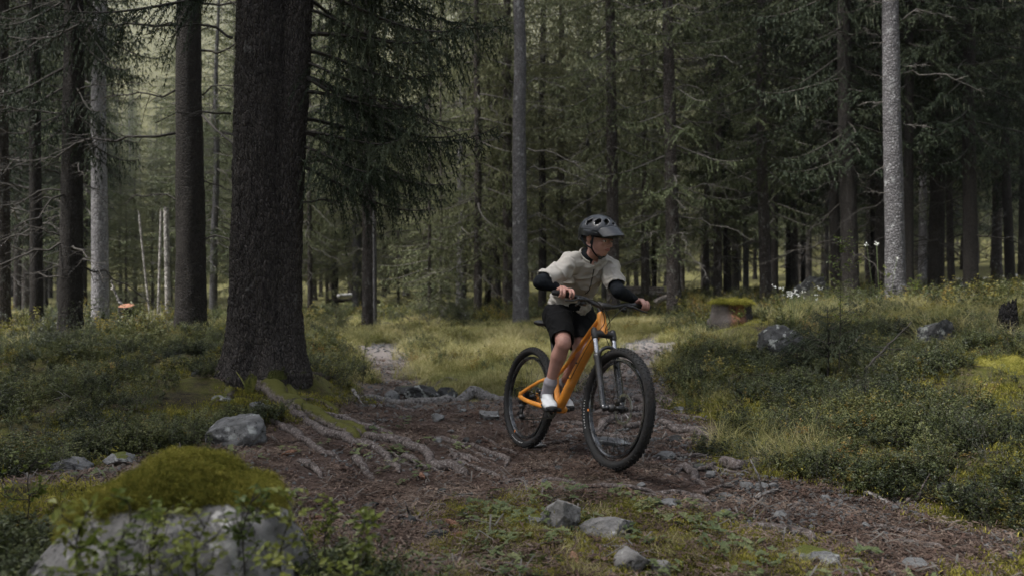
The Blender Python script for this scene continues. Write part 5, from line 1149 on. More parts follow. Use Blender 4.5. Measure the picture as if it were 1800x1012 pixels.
small_spruce(590, 575, 13, 60, 60, 'little spruce by the left edge of the glade', 7, MT)
def leafy_sapling(px, Y, topy, label, seed, spread=.28, leaf=.024, n=16, stem=.006):
    x, y = (px - 900) / FPX * Y, Y; z = H1(x, y); h = CAMZ - (topy - HY) / FPX * Y - z; t = empty('leafy_sapling', (x, y, z), label, 'sapling'); r = np.random.default_rng(seed)
    P = catmull([(0, 0, -.05), (.02, .01, h * .35), (-.01 + .03, 0, h * .7), (.06, 0, h)], 24); parts = [tube(P, np.linspace(stem, .0015, 24), 6)]; T = []
    for k in range(n):
        i = int(r.uniform(7, 23)); a = r.uniform(0, 6.28); L = spread * r.uniform(.4, 1.1) * (1.15 - i / 30); d = np.array([math.cos(a), math.sin(a), r.uniform(.2, .8)]); q = catmull([P[i], P[i] + d * L * .5 + r.normal(0, .01, 3), P[i] + d * L + [0, 0, .03]], 8); parts.append(tube(q, np.linspace(.0025, .001, 8), 4))
        for s in range(11):
            p = q[r.integers(2, 8)] + r.normal(0, .006, 3); dd = norm(r.normal(0, 1, 3) * [1, 1, .4]); T += leaf_quad(p, dd, np.array([0, 0, 1.]) + r.normal(0, .5, 3), leaf * r.uniform(.6, 1.3), leaf * .6)
    ob('stem', mesh('stem', *join(parts), TWIG_DARK), t); V = np.array(T).reshape(-1, 3); ob('leaves', mesh('leaves', V, np.arange(len(V)).reshape(-1, 3), LEAFY, False), t)
LEAFY = leafmat('sapling_leaf', [(.07, .10, .02), (.14, .17, .03), (.24, .25, .06)], .45, .4, 3, .4)
leafy_sapling(1474, 7.4, 388, 'tall thin leafy sapling rising above the small spruce', 5, .28, .028, 30)
leafy_sapling(1206, 9.3, 598, 'low leafy shoot at the left foot of the right bank', 6, .1, .02, 8, .003)
leafy_sapling(1552, 13, 470, 'slim green shoots left of the tall silver trunk', 7, .2, .03, 10, .004)
leafy_sapling(1608, 12.5, 482, 'tall weed with narrow leaves right of the tall silver trunk', 8, .2, .035, 14, .004)
leafy_sapling(636, 8.3, 600, 'bushy blueberry sprig standing up right of the thickest tree', 9, .2, .02, 16, .004)
leafy_sapling(40, 3.2, 800, 'blurred leafy shrub sprig at the far lower left', 12, .16, .03, 8, .003)
leafy_sapling(415, 2.25, 850, 'blurred blueberry sprig rising in front of the mossy boulder', 13, .13, .028, 11, .003)
leafy_sapling(250, 2.2, 905, 'blurred sprig low in front of the left half of the boulder', 14, .13, .028, 9, .003)
leafy_sapling(560, 2.5, 880, 'blurred dark sprig right of the mossy boulder', 15, .12, .026, 9, .003)
leafy_sapling(1300, 11, 545, 'sprig standing right behind the rotten stump', 16, .15, .03, 8, .003)
for k_, (px_, Y_, ty_, w_) in enumerate(((120, 2.0, 880, 'leftmost'), (190, 1.95, 905, 'second from the left'), (330, 2.05, 900, 'middle'), (480, 2.1, 885, 'tallest'), (610, 2.3, 905, 'rightmost'))):
    leafy_sapling(px_, Y_, ty_, w_ + ' of the five blurred blueberry sprigs along the bottom left edge', 60 + k_, .13, .03, 11, .003)
def fern(px, py, Y, hpx, label, seed, col):
    x, y = (px - 900) / FPX * Y, Y; z = H1(x, y); t = empty('fern', (x, y, z), label, 'fern'); r = np.random.default_rng(seed); h = hpx / FPX * Y
    for k in range(4):
        a = r.uniform(0, 6.28); L = h * r.uniform(.8, 1.15); tt = np.linspace(0, 1, 16); P = np.stack([math.cos(a) * L * .45 * tt ** 1.4, math.sin(a) * L * .45 * tt ** 1.4, L * (tt - .12 * tt ** 3)], -1); T = []; tn = np.gradient(P, axis=0); s = norm(np.cross([math.cos(a), math.sin(a), 0], [0, 0, 1]))
        for i in range(2, 16):
            l = .30 * L * math.sin(math.pi * (.12 + .86 * tt[i])) ** .8
            for sd in (-1, 1): T += leaf_quad(P[i], norm(s * sd + norm(tn[i]) * .35), np.array([math.cos(a), math.sin(a), .4]), l, .013 * (1.1 - tt[i] * .4), .1)
        V, F = tube(P, np.linspace(.0022, .0008, 16), 4); V2 = np.array(T).reshape(-1, 3); F = F + [tuple(np.arange(3) + len(V) + 3 * q) for q in range(len(T))]; ob('frond', mesh('frond', np.vstack([V, V2]), F, col, False), t)
FERN = leafmat('fern_leaf', [(.13, .15, .03), (.24, .23, .06), (.36, .31, .10)], .6, .4, 3)
fern(438, 672, 6.85, 46, 'yellow-green fern against the foot of the thickest tree', 2, FERN)
def flowers(px, Y, topy, label, seed, n=9):
    x, y = (px - 900) / FPX * Y, Y; z = H1(x, y); h = CAMZ - (topy - HY) / FPX * Y - z; t = empty('flowering_plant', (x, y, z), label, 'wildflower'); r = np.random.default_rng(seed); st = []; fl = []
    for k in range(n):
        e = np.array([r.normal(0, .13), r.normal(0, .08), h * r.uniform(.72, 1.02)]); st.append(tube([(0 + e[0] * .3, e[1] * .3, -.03), e * [.7, .7, .55], e], .0025, 4))
        for q in range(5):
            c = e + r.normal(0, .018, 3)
            for p in range(4): d = norm(r.normal(0, 1, 3) + [0, -.4, .6]); fl += leaf_quad(c, d, r.normal(0, 1, 3), .018, .014, .1)
    ob('stems', mesh('stems', *join(st), plain('flower_stem', (.09, .12, .04), .7)), t); V = np.array(fl).reshape(-1, 3); ob('blossoms', mesh('blossoms', V, np.arange(len(V)).reshape(-1, 3), plain('white_petal', (.78, .78, .74), .6, 0, .03), False), t)
flowers(1393, 10.5, 503, 'cluster of small white flowers in front of the big dark mossy rock', 3, 12)
flowers(1550, 12.5, 430, 'two white flower heads on tall stalks left of the tall silver trunk', 4, 4)
# fallen cones
V, F = ICO[2]
rc = random.Random(3)
conev = []
th = np.linspace(0, 1, 14); P = np.stack([th * .085 - .04, 0 * th, 0 * th], -1); cv, cf = tube(P, .016 * np.sin(np.pi * (.1 + .82 * th)) ** .7, 14)
cv = cv * (1 + .12 * np.sign(np.sin(np.arange(len(cv)) * 2.4)))[:, None] * [1, 1, 1]
CONE = mesh('spruce_cone', cv, cf, plain('cone_scales', (.20, .10, .06), .8, 0, .4, (120, .8, .01)), False)
for px, py, lab in ((1010, 1004, 'reddish spruce cone at the bottom edge, left of the grey rock'), (742, 838, 'pale spruce cone standing at the left end of the dry sticks'), (812, 940, 'spruce cone lying by the black stone'), (800, 925, 'spruce cone crossing the one by the black stone'), (508, 792, 'small pale cone among the leaves under the mossy root'), (560, 908, 'dark cone at the lower left of the trail')):
    g = G(px, py); o = ob('spruce_cone', CONE, None, (g[0], g[1], H1(g[0], g[1]) + .014), (0, rc.uniform(-.3, .3), rc.uniform(0, 3.1))); tag(o, lab, 'cone')
for k in range(46):
    px, py = rc.uniform(480, 1500), rc.uniform(780, 1000); g = G(px, py)
    if trailness(np.array([g[0]]), np.array([g[1]]))[0] < .25: continue
    o = ob('bark_piece', LIMBS[0], None, (g[0], g[1], H1(g[0], g[1]) + .008), (rc.uniform(0, 6), .05, rc.uniform(0, 6.28)), (rc.uniform(.25, .6),) * 3); o.name = 'fallen_twig'
    tag(o, 'thin dry twig among many alike lying on the trail litter', 'twig', 'small dry twigs on the trail')

# ------------------------------------------------------------------ the mountain bike (x forward, y to its left, z up, origin under the rear axle)
BO = np.array([.0815, 5.6126, CAMZ - 1.1076]); _y, _p, _l = R(26.5), R(3.5), R(7.83)
BF = np.array([math.sin(_y) * math.cos(_p), -math.cos(_y) * math.cos(_p), math.sin(_p)]); _Lh = np.array([math.cos(_y), math.sin(_y), 0])
_U0 = np.cross(BF, _Lh); _U0 = _U0 * np.sign(_U0[2]); BU = math.cos(_l) * _U0 + math.sin(_l) * _Lh; BL = np.cross(BU, BF)
def BW(s, l, h): return BO + s * BF + l * BL + h * BU
bike = empty('mountain_bike', tuple(BO), 'orange mountain bike with black fork and wheels, ridden down the rooty trail', 'bicycle')
bike.rotation_euler = Matrix((BF, BL, BU)).transposed().to_euler()
def metal(name, col, rough, met=0., coat=0., var=.06):
    m = plain(name, col, rough, met, var, None, .5); m.node_tree.nodes['Principled BSDF'].inputs['Coat Weight'].default_value = coat; return m
ORANGE = metal('orange_paint', (.68, .26, .03), .42, 0, .35, .1); BLACKP = metal('black_anodised', (.013, .013, .014), .38, 0, .25); BLACKG = metal('black_gloss', (.012, .013, .015), .22, 0, .6)
RUBBER = plain('tyre_rubber', (.007, .007, .0075), .8, 0, .25, (70, .5, .004)); STEEL = metal('steel', (.5, .5, .5), .28, 1.); DARKST = metal('dark_steel', (.07, .07, .07), .35, 1.)
SILVER = metal('stanchion', (.42, .42, .44), .2, 1.); PRINT_GLINT = plain('white_print_glint', (.55, .55, .55), .6); ODECAL = metal('orange_print', (.60, .20, .04), .5)
def dusty(m, amt, col=(.10, .075, .058)):
    t = m.node_tree; b = t.nodes['Principled BSDF']; l = b.inputs['Base Color'].links[0]; src = l.from_socket; co = coords(t); s = N(t, 'ShaderNodeSeparateXYZ'); t.links.new(co, s.inputs[0])
    n = math_(t, 'MULTIPLY', noise(t, co, 22, 6, .75), noise(t, co, 6, 3)); f = ramp(t, n, [(.22, (0, 0, 0)), (.45, (amt, amt, amt))]); t.links.new(mix(t, f, src, col), b.inputs['Base Color'])
    t.links.new(math_(t, 'ADD', b.inputs['Roughness'].default_value, f, True), b.inputs['Roughness'])
dusty(ORANGE, .3); dusty(RUBBER, .5, (.06, .047, .038)); dusty(BLACKG, .3); dusty(BLACKP, .2)
def bob(name, VF, mat, parent=bike, smooth=True): V, F = VF; return ob(name, mesh(name, V, F, mat, smooth), parent)
WB, WR = 1.0966, .35
def wheel(cx, label, rear):
    w = ob('wheel', mesh('hub_axle', *tube([(0, -.055, 0), (0, .055, 0)], .009, 10), DARKST), bike, (cx, 0, WR)); w['label'] = label
    # tyre with knobs
    seg, ns = 18, 220; tyr, tr = WR - .029, .029; th = np.arange(ns) * 2 * np.pi / ns; ph = np.arange(seg) * 2 * np.pi / seg
    T, Pq = np.meshgrid(th, ph, indexing='ij'); rad = np.where(np.cos(Pq) > -.2, tr, tr * (.9 + .1 * np.cos(Pq)))
    rr = tyr + rad * np.cos(Pq); V = np.stack([rr * np.cos(T), rad * np.sin(Pq), rr * np.sin(T)], -1).reshape(-1, 3)
    i = np.arange(ns)[:, None]; j = np.arange(seg)[None]; i2, j2 = (i + 1) % ns, (j + 1) % seg
    F = [tuple(f) for f in np.stack([i * seg + j, i * seg + j2, i2 * seg + j2, i2 * seg + j], -1).reshape(-1, 4)]
    ty = bob('tyre', (V, F), RUBBER, w); kn = []; nk = 64
    for k in range(nk):
        a = 2 * math.pi * k / nk
        for row, (ph0, sz) in enumerate(((0.0, (.012, .011, .006)), (.42, (.010, .009, .006)), (-.42, (.010, .009, .006)), (.88, (.013, .011, .0075)), (-.88, (.013, .011, .0075)))):
            aa = a + (.5 if row in (1, 2) else 0) * 2 * math.pi / nk; n_ = np.array([math.cos(aa) * math.cos(ph0), math.sin(ph0), math.sin(aa) * math.cos(ph0)]); t_ = np.array([-math.sin(aa), 0, math.cos(aa)]); b_ = np.cross(n_, t_)
            c_ = np.array([math.cos(aa), 0, math.sin(aa)]) * tyr + n_ * tr; M = np.stack([t_, b_, n_], 1); V_, F_ = box((0, 0, 0), sz); kn.append((V_ @ M.T + c_, F_))
    tag(bob('knobs', join(kn), RUBBER, w, False), kind='stuff')
    # rim
    prof = [(-.013, .286), (.013, .286), (.0145, .276), (.010, .268), (-.010, .268), (-.0145, .276)]; ns = 120; th = np.arange(ns) * 2 * np.pi / ns; V = np.array([[r * math.cos(t), y, r * math.sin(t)] for t in th for y, r in prof]); k = 6
    bob('rim', (V + 0, [(i * k + j, i * k + (j + 1) % k, ((i + 1) % ns) * k + (j + 1) % k, ((i + 1) % ns) * k + j) for i in range(ns) for j in range(k)]), BLACKG, w, False)
    hb = tube([(0, -.036, 0), (0, -.030, 0), (0, -.012, 0), (0, .012, 0), (0, .030, 0), (0, .036, 0)], [.026, .026, .014, .014, .026, .026], 20); bob('hub', hb, BLACKP, w)
    sp = mesh('spoke', *tube([(0, 0, 0), (0, 0, 1)], .0011, 4, cap='n'), DARKST)
    for k in range(28):
        a = 2 * math.pi * k / 28; sd = 1 if k % 2 else -1; a0 = a + (.9 if (k // 2) % 2 else -.9); p0 = np.array([.024 * math.cos(a0), sd * .030, .024 * math.sin(a0)]); p1 = np.array([.270 * math.cos(a), sd * .002, .270 * math.sin(a)])
        o = ob('spoke', sp, w, tuple(p0)); d = Vector(p1 - p0); o.rotation_euler = d.to_track_quat('Z', 'Y').to_euler(); o.scale = (1, 1, d.length)
    # brake disc on the left side
    R1, R0 = (.09, .074) if not rear else (.08, .064); n_ = 72; V = []; F = []
    for a in range(n_):
        t = 2 * math.pi * a / n_; ro = R1 + .002 * math.sin(t * 12)
        for y in (.047, .049): V += [(ro * math.cos(t), y, ro * math.sin(t)), (R0 * math.cos(t), y, R0 * math.sin(t))]
    for a in range(n_):
        b = (a + 1) % n_; F += [(a * 4, b * 4, b * 4 + 1, a * 4 + 1), (a * 4 + 2, a * 4 + 3, b * 4 + 3, b * 4 + 2), (a * 4, a * 4 + 2, b * 4 + 2, b * 4), (a * 4 + 1, b * 4 + 1, b * 4 + 3, a * 4 + 3)]
    ps = [(np.array(V), F)]
    for a in range(6): t = a * math.pi / 3; ps.append(tube([(.02 * math.cos(t), .048, .02 * math.sin(t)), (R0 * math.cos(t + .35), .048, R0 * math.sin(t + .35))], .003, 5))
    bob('brake_disc', join(ps), STEEL, w, False)
    # worn print (rear), painted white knob glints (front) and the small orange rim badge
    mk = []
    a0 = R(-118) if rear else R(175); arc = R(34)
    for k in range(11):
        t = a0 + arc * k / 11; rr_ = tyr - .010; c_ = np.array([rr_ * math.cos(t), -.0268, rr_ * math.sin(t)]); hgt = (.009, .0065, .0065, .009, .0065)[k % 5]; t_ = np.array([-math.sin(t), 0, math.cos(t)]); n_ = np.array([math.cos(t), -.35, math.sin(t)]); n_ /= np.linalg.norm(n_); M = np.stack([t_, np.cross(n_, t_), n_], 1)
        for dx in ((-.0025, .0025) if k % 3 else (0,)): V_, F_ = box((dx, 0, 0), (.0018, .0016, hgt)); mk.append((V_ @ M.T + c_, F_))
        V_, F_ = box((0, 0, hgt * .4 * (1 if k % 2 else -1)), (.006, .0016, .0016)); mk.append((V_ @ M.T + c_, F_))
    bob('print_and_glints', join(mk), PRINT_GLINT, w, False)
    t = R(-118) if rear else R(186); c_ = np.array([.279 * math.cos(t), -.0155, .279 * math.sin(t)]); t_ = np.array([-math.sin(t), 0, math.cos(t)]); n_ = np.array([math.cos(t), 0, math.sin(t)]); M = np.stack([t_, np.cross(n_, t_), n_], 1); V_, F_ = box((0, 0, 0), (.014, .002, .017)); bob('badge', (V_ @ M.T + c_, F_), ODECAL, w, False)
    return w
wr = wheel(0, 'rear wheel', True); wf = wheel(WB, 'front wheel', False)
# frame: fat down tube, low top tube, seat tube, stays
HT0, HT1 = np.array([.892, 0, .795]), np.array([.851, 0, .90])
def ct(P, r, asp=1., seg=16, lat=(0, 1, 0), n=24): Q = catmull(P, n); return tube(Q, np.interp(np.linspace(0, 1, n), np.linspace(0, 1, len(r)), r) if hasattr(r, '__len__') else r, seg, lat, asp)
fr = [ct([(.876, 0, .838), (.78, 0, .735), (.60, 0, .52), (.455, 0, .325)], [.026, .029, .031, .030], 1.12), tube([HT0, HT1], [.030, .026], 18), ct([(.856, 0, .885), (.76, 0, .815), (.60, 0, .68), (.44, 0, .555), (.335, 0, .50)], [.020, .017, .015, .014, .014], .85),
      ct([(.43, 0, .30), (.395, 0, .40), (.355, 0, .52), (.325, 0, .60)], [.024, .019, .018, .018]), tube([(.43, -.038, .30), (.43, .038, .30)], .027, 18)]
for sd in (-1, 1):
    fr += [ct([(.37, sd * .020, .305), (.28, sd * .045, .308), (.12, sd * .062, .325), (.015, sd * .068, .345)], [.015, .013, .012, .012], 1.35), ct([(.355, sd * .016, .50), (.26, sd * .045, .475), (.13, sd * .060, .425), (.008, sd * .068, .372)], [.011, .010, .010, .011], 1.2),
           box((.004, sd * .068, .358), (.045, .010, .045), rotm(0, .4, 0))]
FV, FF = remesh('frame', *join(fr), .0042, 3); frame = ob('frame', mesh('frame', FV, FF, ORANGE), bike)
bob('seat_clamp', tube([(.327, 0, .594), (.323, 0, .612)], .022, 14), BLACKP); bob('seatpost', tube([(.326, 0, .60), (.235, 0, .825)], .0145, 12), BLACKP)
sv = ct([(.075, 0, .862), (.10, 0, .868), (.17, 0, .862), (.25, 0, .860), (.32, 0, .855), (.345, 0, .848)], [.045, .068, .055, .030, .020, .015], .32, 20); bob('saddle', sv, BLACKP)
bob('saddle_rail', join([tube(catmull([(.13, s_ * .022, .848), (.18, s_ * .022, .832), (.26, s_ * .02, .832), (.31, s_ * .012, .85)], 12), .0035, 6) for s_ in (-1, 1)]), DARKST)
# fork: crown, two silver stanchions, two black lowers with an arch
ha = norm(HT1 - HT0); fwd = np.array([ha[2], 0, -ha[0]]); bob('steerer_cap', tube([HT1, HT1 + ha * .045], .0165, 14), BLACKP)
ax = np.array([WB, 0, WR]); top_ = HT0 - ha * .018
crown = join([tube([top_ + [0, -.066, 0], top_ + [0, -.03, 0] + ha * .006, top_ + [0, .03, 0] + ha * .006, top_ + [0, .066, 0]], [.021, .023, .023, .021], 14)] + [tube([top_ + [0, s_ * .066, 0] + ha * .02, top_ + [0, s_ * .066, 0] - ha * .02], .0205, 14) for s_ in (-1, 1)])
fork = bob('fork', crown, BLACKP); fork['label'] = 'black suspension fork with silver stanchions'
bend = ax - fwd * .012
for s_ in (-1, 1):
    o_ = np.array([0, s_ * .066, 0]); st_top = top_ + o_; low = ax + o_ - fwd * .036; mid_ = st_top + (low - st_top) * .30
    bob('stanchion', tube([st_top, mid_ + (low - st_top) * .08], .0155, 14), SILVER, fork)
    bob('lower_leg', tube([mid_, mid_ + (low - mid_) * .03, mid_ + (low - mid_) * .06, low - (low - mid_) * .08, low + fwd * .012, ax + o_ * .98], [.0235, .0235, .021, .0195, .018, .016], 16), BLACKG, fork)
arch = st_top = top_ + (ax - fwd * .036 - top_) * .33 + fwd * .03
bob('fork_arch', tube(catmull([arch + [0, -.066, 0] - fwd * .02, arch + [0, -.058, 0] + ha * .035, arch + [0, -.02, 0] + ha * .058 + fwd * .008, arch + [0, .02, 0] + ha * .058 + fwd * .008, arch + [0, .058, 0] + ha * .035, arch + [0, .066, 0] - fwd * .02], 24), .011, 8), BLACKP, fork)
bob('compression_dial', tube([top_ + [0, -.066, 0] + ha * .02, top_ + [0, -.066, 0] + ha * .034], .012, 12), STEEL, fork)
rd = ob('lever_mark', mesh('lever_mark', *box(tuple(mid_ * [1, 0, 1] + [-.012, -.07, -.012]), (.012, .02, .012)), metal('red_knob', (.5, .02, .02), .4)), fork)
bob('brake_caliper', join([box(ax + [-.055, .056, .035], (.03, .03, .055), rotm(0, .5, 0)), box(ax + [-.04, .062, .06], (.02, .02, .03))]), BLACKP)
bob('brake_caliper', box((.055, .058, .40), (.055, .028, .028), rotm(0, .3, 0)), BLACKP)
# stem, bar, grips, levers
sc_ = HT1 + ha * .055; clamp = np.array([.886, 0, .953]); bob('stem', join([tube([sc_ - ha * .028, sc_ + ha * .018], .020, 14), tube([sc_, clamp], [.018, .019], 12), tube([clamp + [0, -.022, 0], clamp + [0, .022, 0]], .023, 14), tube([sc_ - ha * .075, sc_ - ha * .028], .019, 14)]), BLACKP)
barP = catmull([(.855, -.345, .992), (.862, -.25, .988), (.878, -.15, .982), (.885, -.07, .958), (.886, 0, .953), (.885, .07, .958), (.878, .15, .982), (.862, .25, .988), (.855, .345, .992)], 60)
bar = bob('handlebar', tube(barP, .0125 + .0035 * np.exp(-(barP[:, 1] / .06) ** 2), 12), BLACKP)
for s_ in (-1, 1):
    gp = [(.855, s_ * .345, .992), (.859, s_ * .28, .990), (.864, s_ * .225, .987)]; q = catmull(gp, 16); bob('grip', tube(q, .0158 + .0016 * (np.arange(16) % 2), 14), plain('grip_rubber', (.012, .012, .012), .85), bar); bob('lock_ring', tube(catmull(gp, 16)[14:], .019, 14), DARKST, bar)
    cl = np.array([.866, s_ * .195, .985]); bob('brake_lever', join([tube([cl + [0, 0, 0], cl + [.03, 0, -.012]], .010, 8), ct([cl + [.022, -s_ * .03, -.012], cl + [.034, s_ * .01, -.016], cl + [.05, s_ * .05, -.030], cl + [.045, s_ * .10, -.034]], [.011, .008, .0055, .005], .8, 8, None, 14)]), BLACKP if s_ < 0 else DARKST, bar)
    bob('shifter', join([box(cl + [-.005, -s_ * .045, -.028], (.045, .035, .024), rotm(0, .4, 0)), tube([cl + [0, -s_ * .04, -.03], cl + [-.03, -s_ * .02, -.045]], .006, 8)]), BLACKP, bar)
    cab = [cl + [.03, -s_ * .035, -.012], cl + [.085, -s_ * .09, -.02], np.array([.965, s_ * .03, .90]), np.array([.935, -s_ * .012, .82]), np.array([.90, s_ * .03, .74]) if s_ > 0 else np.array([.87, -.03, .80])]
    if s_ > 0: cab += [np.array([.97, .074, .62]), np.array([1.03, .082, .45]), np.array([1.045, .06, .40])]
    bob('cable', tube(catmull(cab, 60), .0026, 6), RUBBER)
cl = np.array([.866, -.195, .985]); bob('cable', tube(catmull([cl + [.0, .05, -.03], cl + [.07, .12, -.04], np.array([.95, -.035, .86]), np.array([.90, -.036, .80]), np.array([.80, -.038, .72]), np.array([.62, -.04, .50])], 50), .0024, 6), RUBBER)
bob('cable', tube(catmull([(.07, -.072, .42), (-.035, -.085, .40), (-.05, -.085, .36), (-.02, -.08, .32)], 30), .0026, 6), RUBBER)
bob('cable', tube(catmull([(.30, .02, .44), (.22, .05, .47), (.13, .062, .46), (.07, .06, .42)], 30), .0026, 6), RUBBER)
# drivetrain on the right side
CA = R(0); bbc = np.array([.43, 0, .30])
def ring(r1, r0, y0, y1, teeth, tooth, c, name, mat, parent=bike):
    n_ = teeth * 4; V = []; F = []
    for a in range(n_):
        t = 2 * math.pi * a / n_; ro = r1 + (tooth if a % 4 in (1, 2) else 0)
        for y in (y0, y1): V += [(ro * math.cos(t), y, ro * math.sin(t)), (r0 * math.cos(t), y, r0 * math.sin(t))]
    for a in range(n_):
        b = (a + 1) % n_; F += [(a * 4, b * 4, b * 4 + 1, a * 4 + 1), (a * 4 + 2, a * 4 + 3, b * 4 + 3, b * 4 + 2), (a * 4, a * 4 + 2, b * 4 + 2, b * 4), (a * 4 + 1, b * 4 + 1, b * 4 + 3, a * 4 + 3)]
    return bob(name, (np.array(V) + c, F), mat, parent, False)
crank = bob('crankset', tube([bbc + [0, -.07, 0], bbc + [0, .07, 0]], .014, 14), BLACKP)
ring(.062, .042, -.050, -.047, 30, .004, bbc, 'chainring', BLACKP, crank)
for s_, d_ in ((-1, 1), (1, -1)):
    e = bbc + [d_ * .165 * math.cos(CA), s_ * .082, d_ * .165 * math.sin(CA)]; bob('crank_arm', ct([bbc + [0, s_ * .070, 0], (bbc + [0, s_ * .074, 0] + e) / 2, e], [.016, .012, .013], .6, 10, (0, 0, 1), 12), BLACKP, crank)
    pc = e + [0, s_ * .062, 0]; bob('pedal', join([box(pc + [.042, 0, 0], (.012, .09, .014)), box(pc - [.042, 0, 0], (.012, .09, .014)), box(pc + [0, .039, 0], (.09, .012, .014)), box(pc - [0, .039, 0], (.09, .012, .014)), tube([e, pc + [0, s_ * .045, 0]], .008, 8)] + [tube([pc + [a, b, -.011], pc + [a, b, .011]], .0022, 5) for a in (-.042, .042) for b in (-.035, 0, .035)]), BLACKP, crank)
cas = []
for k in range(9): 
    r_c = .020 + k * .0042; V_, F_ = tube([(0, -.050 + k * .0037, WR), (0, -.0488 + k * .0037, WR)], r_c, 30, cap='n'); cas.append((V_, F_))
bob('cassette', join(cas), DARKST, bike, False)
dr = join([box((.012, -.062, .325), (.035, .022, .04), rotm(0, .5, 0)), tube([(.014, -.058, .315), (.032, -.056, .22)], [.012, .010], 10), tube([(.022, -.060, .285), (.022, -.052, .285)], .020, 14), tube([(.036, -.060, .215), (.036, -.052, .215)], .020, 14), box((.030, -.0635, .25), (.024, .003, .10), rotm(0, -.2, 0))])
bob('derailleur', dr, BLACKP)
def link_run(P, name):
    P = np.asarray(P, float); L = np.linalg.norm(np.diff(P, axis=0), axis=1); s = np.concatenate([[0], np.cumsum(L)]); n_ = int(s[-1] / .0127); ps = []
    for k in range(n_):
        a = np.array([np.interp(k * .0127, s, P[:, c]) for c in range(3)]); b = np.array([np.interp((k + .8) * .0127, s, P[:, c]) for c in range(3)]); t_ = norm(b - a); M = np.stack([t_, [0, 1, 0], np.cross(t_, [0, 1, 0])], 1); V_, F_ = box((0, 0, 0), (.012, .006 if k % 2 else .0045, .007)); ps.append((V_ @ M.T + (a + b) / 2, F_))
    return tag(bob(name, join(ps), DARKST, bike, False), kind='stuff')
arcp = [bbc + [.062 * math.cos(a), -.0485, .062 * math.sin(a)] for a in np.linspace(math.pi / 2, -math.pi / 2, 12)]
link_run([(0, -.046, WR + .045)] + arcp + [(.20, -.054, .212), (.045, -.056, .196), (.022, -.056, .205), (.020, -.056, .225), (.045, -.056, .28), (.02, -.056, .305), (.0, -.05, .32)], 'chain')
for s_, h_ in ((.70, .655), (.62, .56)): bob('bottle_boss', tube([(s_ - .045, 0, h_ + .0), (s_ - .03, -.04, h_ - .03)], .004, 8), BLACKP) if False else None
for s_, h_ in ((.667, .60), (.585, .505)): bob('cable_port', tube([(s_, -.033, h_), (s_, -.040, h_)], .005, 8), BLACKP)

# ------------------------------------------------------------------ the rider
gz = H1(.33, 5.25)
rider = empty('person', (.36, 5.25, gz), 'boy crouched over the handlebar in light grey shirt, black shorts, black helmet and white shoes', 'person')
SKIN, st_, sb_ = M_('skin'); _co = coords(st_); st_.links.new(ramp(st_, noise(st_, _co, 14, 3), [(.3, (.38, .195, .155)), (.7, (.47, .26, .205))]), sb_.inputs['Base Color']); sb_.inputs['Roughness'].default_value = .55; sb_.inputs['Subsurface Weight'].default_value = .08; sb_.inputs['Subsurface Radius'].default_value = (.01, .004, .003)
def cloth(name, col, sc=7, st=.5, dist=.02, var=.08):
    m, t, b = M_(name); co = coords(t); n = noise(t, co, 5, 3); t.links.new(ramp(t, n, [(.3, tuple(v * (1 - var) for v in col)), (.7, tuple(v * (1 + var) for v in col))]), b.inputs['Base Color'])
    b.inputs['Roughness'].default_value = .9; b.inputs['Specular IOR Level'].default_value = .15; pass
    w = noise(t, coords(t, 'Object', (1, 1, .5)), sc, 2, .4); fi = noise(t, co, 260, 2); bump(t, b, math_(t, 'ADD', w, math_(t, 'MULTIPLY', fi, .04)), st, dist); return m
SHIRT = cloth('shirt_cloth', (.39, .365, .33)); SHORTS = cloth('shorts_cloth', (.005, .005, .0055), 9, .6); SLEEVE = cloth('sleeve_cloth', (.009, .011, .014), 14, .4); SOCK = cloth('sock_knit', (.26, .24, .26), 30, .4, .01); SHOEW = cloth('shoe_upper', (.60, .61, .62), 30, .3, .005); SOLE = plain('shoe_sole', (.012, .012, .012), .8)
lat = _Lh
hipR, hipL = PT(979, 558, 5.32), PT(1021, 560, 5.45)
kneeR, kneeL = PT(991, 604, 4.98), PT(1020, 616, 5.19)
ankR, ankL = BW(.505, -.135, .405), BW(.235, .125, .425)
shR, shL = PT(997, 465, 5.00), PT(1067, 468, 5.15)
elR, elL = PT(950, 497, 4.84), PT(1087, 512, 4.97)
gR, gL = BW(.860, -.285, .990), BW(.860, .285, .990)
wrR, wrL = gR + np.array([-.035, .035, .043]), gL + np.array([-.035, .040, .040])
neckB = PT(1033, 452, 5.06); hc = PT(1053, 421, 5.00)
hf = norm([math.sin(R(41)), -math.cos(R(41)), -.16]); hl = norm(np.cross([0, 0, 1], hf)) ; hu = np.cross(hf, hl)
